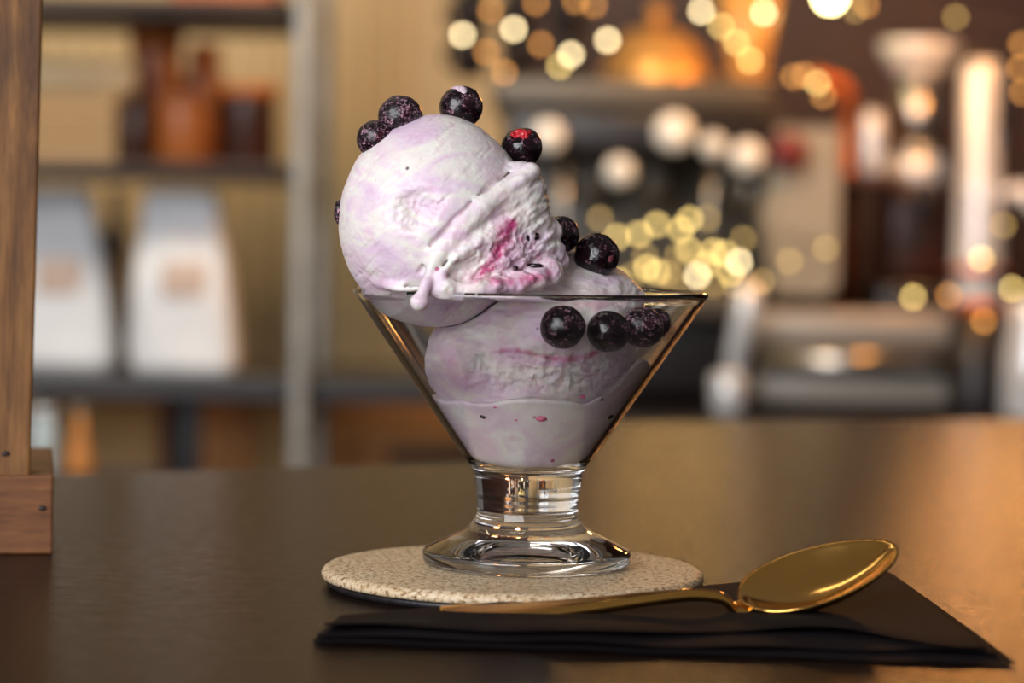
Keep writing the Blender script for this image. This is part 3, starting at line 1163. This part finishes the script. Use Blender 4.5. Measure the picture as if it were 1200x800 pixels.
# white bags on the low shelf: gusseted paper bags with folded tops
def bag(px0, px1, pyt, Y, label, tilt, taper, shear):
    e, w = stand('paper_bag', label, 'bag', px0, px1, Y, ZLS, 'white paper bags on the low shelf')
    h = P((px0 + px1) / 2, pyt, Y).z - ZLS
    bm = bmesh.new()
    n = 14
    rings = []
    for i in range(n + 1):
        t = i / n
        ww = w * (1 - (1 - taper) * smooth(.35, 1, t)) / 2
        dd = .040 * (1 - .85 * smooth(.45, .97, t)) + .003
        r = []
        for k in range(24):
            an = 2 * PI * k / 24
            ca, sa = math.cos(an), math.sin(an)
            x = math.copysign(abs(ca) ** .45, ca) * ww + shear * t * w
            y = math.copysign(abs(sa) ** .45, sa) * dd
            wr_ = .003 * math.sin(9 * t + k * 1.7) * (0 if i == 0 else 1)
            r.append(bm.verts.new((x + wr_, y + wr_, h * t)))
        rings.append(r)
    for a, b2 in zip(rings, rings[1:]):
        for k in range(24):
            bm.faces.new((a[k], a[(k + 1) % 24], b2[(k + 1) % 24], b2[k]))
    bm.faces.new(rings[0][::-1])
    bm.faces.new(rings[-1])
    link('bag_body', mesh_from(bm, 'bag_body'), M_PAPER, e)
    f = link('folded_top', box_me(w * taper * .96, .012, .014, .003), M_PAPER, e, (shear * w, -.004, h - .010))
    link('print_panel', box_me(w * .42, .003, h * .20, .001), speckled('bag_label_print', (206, 178, 160), (214, 192, 178), 20, .6, .05), e, (w * (.04 + shear * .5), -.0440, h * .42))
    return e


bag(18, 140, 224, YS + .15, 'white paper bag leaning left, beside the wooden post', 0, .62, -.10)
bag(160, 282, 226, YS + .10, 'white paper bag with a pale label, right one on the low shelf', 0, .66, -.07)
e, w = stand('brown_bottle', 'small brown bottle between the two white bags', 'bottle', 120, 150, YS + .22, ZLS)
hh = P(135, 222, YS + .22).z - ZLS
link('body', lathe_me([(0, 0), (w * .5, 0), (w * .52, .01), (w * .5, hh * .7), (w * .25, hh * .85), (w * .22, hh * .95), (0, hh * .95)], 24), M_DKBROWN, e)
link('cap', lathe_me([(0, hh * .95), (w * .28, hh * .95), (w * .28, hh), (0, hh)], 24), M_BLACK, e)

# ---- things on the middle shelf
ZM = zs_mid + .0102
def cyl_profile(r, h, lip=.0):
    return [(0, 0), (r * .94, 0), (r, h * .05), (r, h * .9), (r + lip, h), (r * .9, h), (r * .86, h * .92), (r * .84, h * .12), (0, h * .1)]


e, w = stand('wooden_crate', 'pale wooden slatted crate on the middle shelf at the left', 'crate', -60, 148, YS + .14, ZM)
hz = P(100, 112, YS + .14).z - ZM
for j in range(3):
    link('slat', box_me(w, .008, hz / 3 - .004, .001), M_CRATE, e, (0, -.08, j * hz / 3), False)
    link('slat', box_me(w, .008, hz / 3 - .004, .001), M_CRATE, e, (0, .08, j * hz / 3), False)
for sx in (-1, 1):
    link('end_panel', box_me(.010, .150, hz, .001), M_CRATE, e, (sx * (w / 2 - .006), 0, 0), False)
link('bottom', box_me(w - .02, .15, .006, .001), M_CRATE, e, (0, 0, .001), False)
e, w2 = stand('paper_roll', 'cream paper roll lying on the wooden crate', 'roll', -60, 158, YS + .12, ZM + hz)
rr = (P(100, 68, YS + .12).z - P(100, 108, YS + .12).z) / 2
o = link('roll', lathe_me([(0, -w2 / 2), (rr * .3, -w2 / 2), (rr * .97, -w2 / 2), (rr, -w2 / 2 + .003), (rr, w2 / 2 - .003), (rr * .97, w2 / 2), (rr * .3, w2 / 2), (0, w2 / 2)], 36), M_CREAMROLL, e, (0, 0, rr))
o.rotation_euler = (0, PI / 2, 0)


def jar(px0, px1, pyt, Y, zb, name, label, cat, mat, lidmat, neck=.8, group=None, lidh=.12):
    e, w = stand(name, label, cat, px0, px1, Y, zb, group)
    h = P((px0 + px1) / 2, pyt, Y).z - zb
    r = w / 2
    hb = h * (1 - lidh)
    link('body', lathe_me([(0, 0), (r * .9, 0), (r, h * .05), (r, hb * .78), (r * neck, hb * .97), (r * neck, hb), (0, hb)], 32), mat, e)
    link('lid', lathe_me([(0, hb), (r * neck * 1.08, hb), (r * neck * 1.08, h * .985), (r * neck, h), (0, h)], 32), lidmat, e)
    return e


jar(150, 212, 38, YS + .20, ZM, 'storage_jar', 'tall brown jar with an orange lid beside the wooden crate', 'jar', M_BROWN, M_TERRA, .95)
jar(140, 178, 118, YS + .05, ZM, 'storage_jar', 'short dark brown jar in front of the tall brown jar', 'jar', M_DKBROWN, M_DKBROWN, .9)
jar(212, 262, 52, YS + .22, ZM, 'storage_jar', 'brown jar with a rounded shoulder in the middle of the shelf', 'jar', M_BROWN, M_TERRA, .7)
jar(182, 246, 112, YS + .06, ZM, 'storage_jar', 'low wide brown jar at the front of the middle shelf', 'jar', M_BROWN, M_BROWN, .95)
e, w = stand('dark_mug', 'dark brown mug with an orange rim at the right end of the middle shelf', 'mug', 255, 322, YS + .10, ZM)
h = P(288, 100, YS + .10).z - ZM
link('body', lathe_me(cyl_profile(w / 2, h * .88), 32), M_DKBROWN, e)
link('rim', lathe_me([(w / 2 - .004, h * .86), (w / 2 + .002, h * .86), (w / 2 + .003, h), (w / 2 - .004, h)], 32), M_TERRA, e)
link('handle', tube_me(catmull([(-w / 2, 0, h * .7), (-w / 2 - .014, 0, h * .66), (-w / 2 - .017, 0, h * .45), (-w / 2 - .012, 0, h * .25), (-w / 2, 0, h * .2)], 5), .004), M_DKBROWN, e)
# on the top shelf
ZTP = zs_top + .0102
e, w = stand('orange_box', 'orange box on the top shelf, cut off by the top of the frame', 'box', 205, 322, YS + .12, ZTP)
link('body', box_me(w, .12, .07, .003), M_TERRA, e, None, False)
link('lid', box_me(w + .006, .126, .018, .003), M_TERRA, e, (0, 0, .07), False)

# ---- below the low shelf: cabinet with honey panels, jar, bottle
cb = empty('low_cabinet', (SX(330), YS + .42, -.9), 'low cabinet with tan panels and brown stiles below the black shelf', 'cabinet')
cbo = Vector(cb.location)
YC = YS + .42
ztop = P(300, 462, YC).z
for px0, px1, mt in ((60, 186, M_TAN), (216, 300, M_HONEY), (302, 366, M_TAN), (368, 570, M_HONEY)):
    a, b = P(px0, 500, YC).x, P(px1, 500, YC).x
    link('panel', box_me(b - a, .018, ztop + .9, .003), mt, cb, Vector(((a + b) / 2, YC, -.9)) - cbo, False)
for px0, px1 in ((187, 196), (197, 215), (44, 59)):
    a, b = P(px0, 500, YC).x, P(px1, 500, YC).x
    link('stile', box_me(b - a, .028, ztop + .9, .003), M_SHELFDARK if px0 != 187 else M_BROWN, cb, Vector(((a + b) / 2, YC, -.9)) - cbo, False)
a = P(450, 534, YC - .1)
link('drawer_pull', box_me(P(560, 534, YC - .1).x - P(450, 534, YC - .1).x, .02, .016, .003), M_SHELFDARK, cb, Vector(((P(450, 534, YC - .1).x + P(560, 534, YC - .1).x) / 2, YC - .015, P(500, 540, YC).z)) - cbo, False)
sb = empty('side_ledge', (SX(70), YS - .35, -.9), 'narrow low ledge carrying the pale jar and brown bottle', 'shelf')
YJ = YS - .35
zl = P(70, 556, YJ).z
link('ledge_board', box_me(.30, .16, .02, .002), M_SHELFDARK, sb, (0, 0, zl + .9 - .02), False)
link('ledge_support', box_me(.25, .12, zl + .9 - .02, .002), M_SHELFDARK, sb, (0, 0, 0), False)
jar(38, 70, 478, YJ, zl, 'glass_jar', 'pale blue white jar behind the wooden stand near the counter edge', 'jar', M_BLUEGLASS, M_CHROME, .85)
e, w = stand('brown_bottle', 'tapered amber brown bottle right of the pale jar', 'bottle', 80, 112, YJ + .02, zl)
hh = P(96, 478, YJ).z - zl
link('body', lathe_me([(0, 0), (w * .48, 0), (w * .5, .004), (w * .42, hh * .3), (w * .2, hh * .7), (w * .16, hh * .9), (0, hh * .9)], 28), M_HONEY, e)
link('cap', lathe_me([(0, hh * .9), (w * .2, hh * .9), (w * .2, hh), (0, hh)], 20), M_PIPE, e)

# ---- back counter
YM = 2.10                                                      # front of the machine
ZBC = P(900, 478, YM).z
xb0 = P(610, 470, YM).x
bcn = empty('back_counter', (xb0 + 1.2, YM + .25, -.9), 'black back counter carrying the espresso machine and steel gear', 'counter')
link('counter_top', box_me(2.4, .85, .035, .003), M_BLACK, bcn, (0, -.03, ZBC + .9 - .035), False)
link('cabinet', box_me(2.36, .78, ZBC + .9 - .035, .003), M_SHELFDARK, bcn, (0, 0, 0), False)


def MX(px, Y=YM):
    return P(px, 250, Y).x
def MZ(py, px=780, Y=YM):
    return P(px, py, Y).z


def pbox(name, parent, px0, px1, py0, py1, Y, depth, mat, bev=.003):
    """box part spanning pixel columns and rows on its front plane"""
    cx = (px0 + px1) / 2
    a, b = P(px0, (py0 + py1) / 2, Y).x, P(px1, (py0 + py1) / 2, Y).x
    z1, z0 = P(cx, py0, Y).z, P(cx, py1, Y).z
    return link(name, box_me(b - a, depth, z1 - z0, bev, 3), mat, parent, Vector(((a + b) / 2, Y + depth / 2, z0)) - Vector(parent.location), True)


em = empty('espresso_machine', (MX(780), YM + .2, ZBC), 'steel and black espresso machine with pale round knobs behind the glass', 'machine')
emo = Vector(em.location)
pbox('top_panel', em, 575, 905, 90, 130, YM + .03, .34, M_STEELD, .012)
pbox('control_band', em, 590, 925, 128, 186, YM, .36, M_BLACK, .012)
pbox('rear_panel', em, 600, 890, 186, 340, YM + .14, .22, M_STEELD, .006)
pbox('drip_tray', em, 600, 890, 340, 372, YM - .02, .30, M_STEELD, .006)
pbox('base', em, 600, 880, 372, 462, YM + .02, .30, M_BLACK, .006)
# curved side panel
z1, z0 = MZ(150, 930), MZ(345, 930)
xa, xb = MX(878), MX(980)
pf = []
for k in range(13):
    t = k / 12
    pf.append((xa + (xb - xa) * (.30 - .30 * math.sin(t * PI) * 0 - .18 * (1 - abs(2 * t - 1)) ** 1.2), z0 + (z1 - z0) * t))
vs = [(x - emo.x, YM - .02 - emo.y, z - emo.z) for x, z in pf] + [(xb - emo.x, YM - .02 - emo.y, z1 - emo.z), (xb - emo.x, YM - .02 - emo.y, z0 + .012 - emo.z), (xb - .012 - emo.x, YM - .02 - emo.y, z0 - emo.z)]
n = len(vs)
vs2 = vs + [(x, y + .36, z) for x, y, z in vs]
me = bpy.data.meshes.new('side_panel')
me.from_pydata(vs2, [], [tuple(range(n)), tuple(range(n, 2 * n))[::-1]] + [(i, i + n, (i + 1) % n + n, (i + 1) % n) for i in range(n)])
bm = bmesh.new(); bm.from_mesh(me); bmesh.ops.recalc_face_normals(bm, faces=bm.faces[:]); bm.to_mesh(me); bm.free()
link('side_panel', me, speckled('pale_steel_panel', (150, 140, 122), (172, 162, 142), 12, .45, .05, .3), em, smooth=False)
for px, py, rp, mt in ((642, 160, 19, M_IVORY), (790, 155, 22, M_IVORY), (726, 201, 17, M_IVORY), (836, 171, 14, M_IVORY), (876, 184, 19, M_IVORY)):
    c = P(px, py, YM - .03)
    r = rp / 1062
    o = link('knob', lathe_me([(0, 0), (r * .6, 0), (r * .62, .012), (r * .95, .016), (r, .022), (r, .034), (r * .85, .042), (0, .044)], 32), mt, em, Vector((c.x, YM + .003, c.z)) - emo)
    o.rotation_euler = (PI / 2, 0, 0)
c = P(925, 178, YM - .04)
o = link('valve_knob', lathe_me([(0, 0), (.012, 0), (.013, .02), (.02, .024), (.02, .04), (0, .042)], 28), M_RED, em, Vector((c.x, YM, c.z)) - emo)
o.rotation_euler = (PI / 2, 0, 0)
for px in (690, 765, 850):
    q = P(px, 215, YM + .05)
    link('group_head', lathe_me([(0, 0), (.024, 0), (.027, .01), (.027, .035), (.02, .045), (.02, .06), (0, .06)], 28), M_STEELD, em, Vector((q.x, YM + .07, q.z - .02)) - emo)
for (x0_, y0_), (x1_, y1_) in (((876, 200), (868, 240)), ((660, 190), (655, 320)), ((836, 190), (822, 320))):
    a, b2 = P(x0_, y0_, YM - .01), P(x1_, y1_, YM - .02)
    link('steam_wand', tube_me([a - emo, (a + b2) / 2 - emo + Vector((.002, 0, 0)), b2 - emo], .005, 12), M_STEEL, em)
for px in (630, 880):
    link('foot', lathe_me([(0, 0), (.018, 0), (.02, .004), (.016, .02), (0, .02)], 20), M_BLACK, em, Vector((MX(px), YM + .05, ZBC)) - emo)

# cups on top of the machine
ZMT = MZ(90, 740)
cup_me = lathe_me([(0, .0), (.014, 0), (.016, .004), (.021, .022), (.0235, .038), (.024, .045), (.0225, .045), (.021, .036), (.017, .013), (0, .008)], 32)
hnd_me = tube_me(catmull([(.021, 0, .036), (.030, 0, .035), (.032, 0, .025), (.028, 0, .016), (.018, 0, .012)], 5), .0032, 8)
pos = ['leftmost', 'in the middle stack', 'right, by the brass dome,']
lev = ['bottom', 'middle', 'top']
for i in range(3):
    for lv in range(3):
        yy = YM + .10 + .012 * (i % 2)
        e = empty('espresso_cup', (MX(548 + 57 * i, yy), yy, ZMT + .0003 + lv * .0456), lev[lv] + ' black cup stacked ' + pos[i] + ' above the machine', 'cup', 'black cups above the machine', random.uniform(2.6, 3.6) + i)
        link('cup_body', cup_me, M_BLACK, e)
        link('handle', hnd_me, M_BLACK, e)
# brass dome
e, w = stand('brass_dome', 'brass dome cover on top of the espresso machine', 'cover', 700, 832, YM + .10, ZMT)
h = P(745, 30, YM + .1).z - ZMT
link('dome', lathe_me([(w * .5, 0), (w * .5, .003), (w * .47, h * .2), (w * .40, h * .55), (w * .28, h * .85), (w * .1, h * .97), (0, h)], 40), M_BRASS, e)
link('knob', lathe_me([(0, h - .001), (.006, h), (.006, h + .008), (.011, h + .014), (.008, h + .024), (0, h + .026)], 20), M_BRASS, e)
# amber glass, tapering downwards
zam = P(872, 84, YM + .08).z
e = empty('amber_glass', (MX(872, YM + .08), YM + .08, zam - .004), 'amber tapered glass glowing warm on the right end of the machine', 'glass')
w = MX(912, YM + .08) - MX(832, YM + .08)
link('glass_body', lathe_me([(0, 0), (w * .22, 0), (w * .25, .004), (w * .5, .10), (w * .47, .10), (w * .22, .008), (0, .008)], 36), M_AMBER, e)
link('stand_disc', lathe_me([(0, -.004), (w * .4, -.004), (w * .4, 0), (0, 0)], 30), M_BRASS, e)

# tall steel bottle-like tap in front: pale vertical handle
tp = empty('portafilter', (P(868, 400, YM - .12).x, YM - .12, ZBC), 'upright pale handled portafilter leaning beside the steel drawer', 'coffee tool')
hz = P(872, 332, YM - .12).z - ZBC
link('handle', tube_me([(-.010, 0, .045), (-.004, 0, hz * .4), (.006, 0, hz * .8), (.008, 0, hz)], [.009, .012, .014, .013], 20), M_CHROME, tp)
link('basket', lathe_me([(0, 0), (.014, 0), (.018, .004), (.019, .04), (.015, .045), (0, .045)], 28), M_CHROME, tp, (-.012, 0, .001))

# steel knock drawer
kd = empty('knock_drawer', (P(1000, 420, YM - .05).x, YM - .05, ZBC), 'wide steel knock drawer with a bright horizontal pull on the back counter', 'drawer')
kd_o = Vector(kd.location)
pbox('upper_front', kd, 888, 1113, 366, 404, YM - .05, .10, M_DRAWER, .006)
pbox('shadow_gap', kd, 892, 1110, 404, 412, YM - .04, .08, M_BLACK, .001)
a, b2 = P(888, 424, YM - .06), P(1113, 426, YM - .06)
o = link('pull_bar', tube_me([a - kd_o, b2 - kd_o], .0135, 28), M_STEEL, kd)
pbox('lower_front', kd, 888, 1113, 438, 473, YM - .05, .10, M_DRAWER, .006)
pbox('inner_case', kd, 894, 1108, 404, 440, YM - .03, .07, M_STEELD, .001)

# coffee grinder at the right
gr = empty('coffee_grinder', (P(1078, 300, YM + .12).x, YM + .16, ZBC), 'coffee grinder with a pale funnel hopper and dark body', 'grinder')
gro = Vector(gr.location)
def gz(py):
    return P(1078, py, YM + .12).z - ZBC
link('base', box_me(.11, .14, gz(330), .012, 3), M_BLACK, gr)
link('body', box_me(.075, .09, gz(215) - gz(330), .012, 3), M_DKBROWN, gr, (0, 0, gz(330)))
link('collar', lathe_me([(0, 0), (.034, 0), (.036, .005), (.036, gz(182) - gz(215) - .004), (.032, gz(182) - gz(215)), (0, gz(182) - gz(215))], 36), M_CHROME, gr, (0, 0, gz(215)))
link('neck', lathe_me([(0, 0), (.024, 0), (.028, gz(90) - gz(182)), (0, gz(90) - gz(182))], 36), M_STEEL, gr, (.0, 0, gz(182)))
link('hopper', lathe_me([(0, 0), (.026, 0), (.03, .004), (.048, gz(52) - gz(90)), (.046, gz(46) - gz(90)), (0, gz(45) - gz(90))], 36), M_CHROME, gr, (0, 0, gz(90)))
link('spout', box_me(.02, .05, .03, .004), M_BLACK, gr, (0, -.06, gz(250)))

e, w = stand('steel_shaker', 'short pale steel shaker hanging bright against the dark wall, left of the grinder', 'shaker', 1005, 1035, YM + .04, MZ(204, 1020, YM + .04))
h = MZ(128, 1020, YM + .04) - MZ(204, 1020, YM + .04)
link('body', lathe_me([(0, 0), (w * .46, 0), (w * .5, .004), (w * .5, h * .75), (w * .35, h * .95), (0, h)], 28), M_CHROME, e)
wsf = empty('wall_shelf', (P(1020, 208, YM + .04).x, YM + .12, MZ(204, 1020, YM + .04) - .012), 'small dark shelf under the pale shaker', 'shelf')
link('shelf_board', box_me(.07, .20, .0118, .002), M_DARKWALL, wsf, None, False)
link('bracket', box_me(.02, YW + .07 - (YM + .22) + .02, .02, .002), M_BLACK, wsf, (0, .10 + (YW + .07 - (YM + .22)) / 2, -.008), False)

tw = empty('chrome_tower', (P(1146, 300, YM + .03).x, YM + .03, ZBC), 'tall pale chrome tap tower at the right of the bar', 'tap')
def tz(py):
    return P(1146, py, YM).z - ZBC
link('column', lathe_me([(0, 0), (.030, 0), (.031, .01), (.026, tz(225)), (.026, tz(215)), (.022, tz(205)), (.024, tz(85)), (.018, tz(70)), (0, tz(68))], 40), M_CHROME, tw)
o = link('tap_spout', tube_me(catmull([(.02, 0, tz(232)), (.045, -.02, tz(222)), (.055, -.03, tz(245))], 6), .009, 14), M_CHROME, tw)
link('collar', lathe_me([(0, tz(322)), (.036, tz(322)), (.036, tz(312)), (0, tz(310))], 36), M_COPPER, tw)
link('tap_lever', box_me(.014, .02, .07, .004), M_BLACK, tw, (.02, -.026, tz(150)))

jg = empty('milk_jug', (P(1212, 420, YM - .08).x, YM - .08, ZBC), 'steel milk jug at the right edge of the frame', 'jug')
h = P(1205, 352, YM - .08).z - ZBC
link('body', lathe_me([(0, 0), (.034, 0), (.036, .004), (.034, h * .5), (.028, h * .85), (.030, h), (.028, h), (.026, h * .85), (.032, h * .1), (0, .006)], 36), M_CHROME, jg)
link('handle', tube_me(catmull([(.030, 0, h * .85), (.055, 0, h * .85), (.058, 0, h * .5), (.035, 0, h * .25)], 6), .004, 10), M_STEEL, jg)
e, w = stand('dark_canister', 'dark canister with a copper lid between the drawer and the jug', 'canister', 1120, 1176, YM - .06, ZBC)
h = P(1148, 352, YM - .06).z - ZBC
link('body', lathe_me([(0, 0), (w * .48, 0), (w * .5, .004), (w * .5, h * .9), (0, h * .9)], 32), M_BLACK, e)
link('lid', lathe_me([(0, h * .9), (w * .52, h * .9), (w * .52, h * .98), (0, h)], 32), M_COPPER, e)

# copper strip and orange boxes behind
e, w = stand('copper_pipe', 'upright copper pipe beside the espresso machine side panel', 'pipe', 984, 1000, YM + .18, ZBC)
link('pipe', tube_me([(0, 0, 0), (0, 0, MZ(110, 990, YM + .18) - ZBC)], .0085, 16), M_COPPER, e)
link('elbow', tube_me(catmull([(0, 0, MZ(112, 990, YM + .18) - ZBC), (-.012, 0, MZ(98, 990, YM + .18) - ZBC), (-.045, 0, MZ(88, 990, YM + .18) - ZBC)], 6), .0085, 16), M_COPPER, e)

# ------------------------------------------------------------------ lights: fairy lights and pendants
E_GOLD = emit('gold_fairy_bulb', (1.0, .70, .22), 9)
E_DIM = emit('dim_gold_fairy_bulb', (1.0, .64, .20), 3.5)
E_WARM = emit('warm_white_bulb', (1.0, .78, .42), 16)
E_ORANGE = emit('orange_fairy_bulb', (1.0, .42, .10), 5.5)
bulb_bm = bmesh.new()
bmesh.ops.create_icosphere(bulb_bm, subdivisions=2, radius=.0034)
bulb_me = mesh_from(bulb_bm, 'bulb')
bulb_me.polygons.foreach_set('use_smooth', [True] * len(bulb_me.polygons))


def fairy(label, pts, Y0, jitter=.02):
    c = [P(x, y, Y0 + random.uniform(-jitter, jitter)) for x, y, _ in pts]
    ctr = c[0]
    e = empty('fairy_lights', tuple(ctr), label, 'string lights', 'fairy lights along the bar')
    order = sorted(range(len(pts)), key=lambda i: (round(pts[i][1] / 28), pts[i][0] * (1 if round(pts[i][1] / 28) % 2 else -1)))
    link('wire', tube_me(catmull([c[i] - ctr + Vector((0, .004, .003)) for i in order], 4), .0008, 5), M_BLACK, e)
    for i, (x, y, k) in enumerate(pts):
        me2 = bulbs[k]
        o = bpy.data.objects.new('bulb', me2)
        COL.objects.link(o)
        o.parent = e
        o.location = c[i] - ctr
    return e


bulbs = {}
for k, mt in (('g', E_GOLD), ('d', E_DIM), ('w', E_WARM), ('o', E_ORANGE)):
    m2 = bulb_me.copy()
    m2.materials.append(mt)
    bulbs[k] = m2
fairy('gold fairy lights strung across the front of the espresso machine',
      [(703, 256, 'd'), (723, 278, 'g'), (749, 274, 'g'), (770, 263, 'g'), (798, 269, 'g'), (808, 257, 'g'), (829, 255, 'd'), (871, 280, 'd'),
       (807, 293, 'g'), (756, 300, 'd'), (758, 314, 'g'), (770, 319, 'g'), (783, 320, 'd'), (817, 323, 'w'), (828, 310, 'g'), (836, 295, 'g'),
       (856, 320, 'g'), (866, 307, 'w'), (879, 340, 'd'), (849, 297, 'g'), (794, 300, 'd'), (724, 328, 'g'), (836, 333, 'd'), (892, 330, 'd'),
       (968, 291, 'd'), (925, 306, 'd'), (742, 322, 'd'), (790, 332, 'd'), (862, 334, 'd')], YM - .055)
fairy('warm fairy lights among the black cups above the machine',
      [(542, 41, 'w'), (570, 61, 'o'), (602, 34, 'w'), (634, 52, 'o'), (591, 85, 'o'), (656, 77, 'g'), (669, 64, 'w'), (712, 47, 'w'), (628, 3, 'o'),
       (675, 1, 'o'), (696, 6, 'o'), (822, 13, 'w'), (845, 31, 'g'), (863, 50, 'g'), (879, 71, 'g'), (895, 15, 'w'), (575, 12, 'o')], YM - .02)
fairy('orange fairy lights along the right end of the back counter',
      [(943, 88, 'o'), (958, 97, 'g'), (965, 112, 'o'), (1070, 348, 'g'), (1112, 346, 'o'), (1153, 376, 'o'), (1186, 338, 'g'), (1150, 303, 'g'), (1176, 264, 'd'),
       (1195, 80, 'o'), (1198, 108, 'o'), (930, 90, 'o'), (1015, 6, 'o'), (1002, 12, 'd'), (1120, 20, 'd'), (1197, 52, 'o')], YM - .07)

E_LAMP = emit('pendant_glow', (1.0, .52, .16), 50)


def pendant(px, py, Y, label, r=.05, mt=None):
    q = P(px, py, Y)
    e = empty('pendant_lamp', tuple(q), label, 'lamp', 'pendant lamps over the bar')
    link('globe', lathe_me([(r * math.sin(PI * k / 16) if 0 < k < 16 else 0, -r * math.cos(PI * k / 16)) for k in range(17)], 32), mt or E_LAMP, e)
    link('cap', lathe_me([(0, r * .86), (r * .5, r * .86), (r * .42, r * 1.3), (r * .12, r * 1.5), (0, r * 1.5)], 24), M_BRASS, e)
    link('cord', tube_me([(0, 0, r * 1.4), (0, 0, 1.2)], .003, 6), M_BLACK, e)
    return e


pendant(973, -4, YM + .1, 'small bright pendant bulb at the top of the frame, right of the machine', .0115, emit('small_pendant_glow', (1, .84, .36), 30))
pendant(790, -90, 1.9, 'warm globe pendant lamp above the frame over the machine', .028)
pendant(1205, -150, 1.9, 'warm globe pendant lamp above the frame at the right', .050, emit('orange_pendant_glow', (1.0, .40, .10), 75))
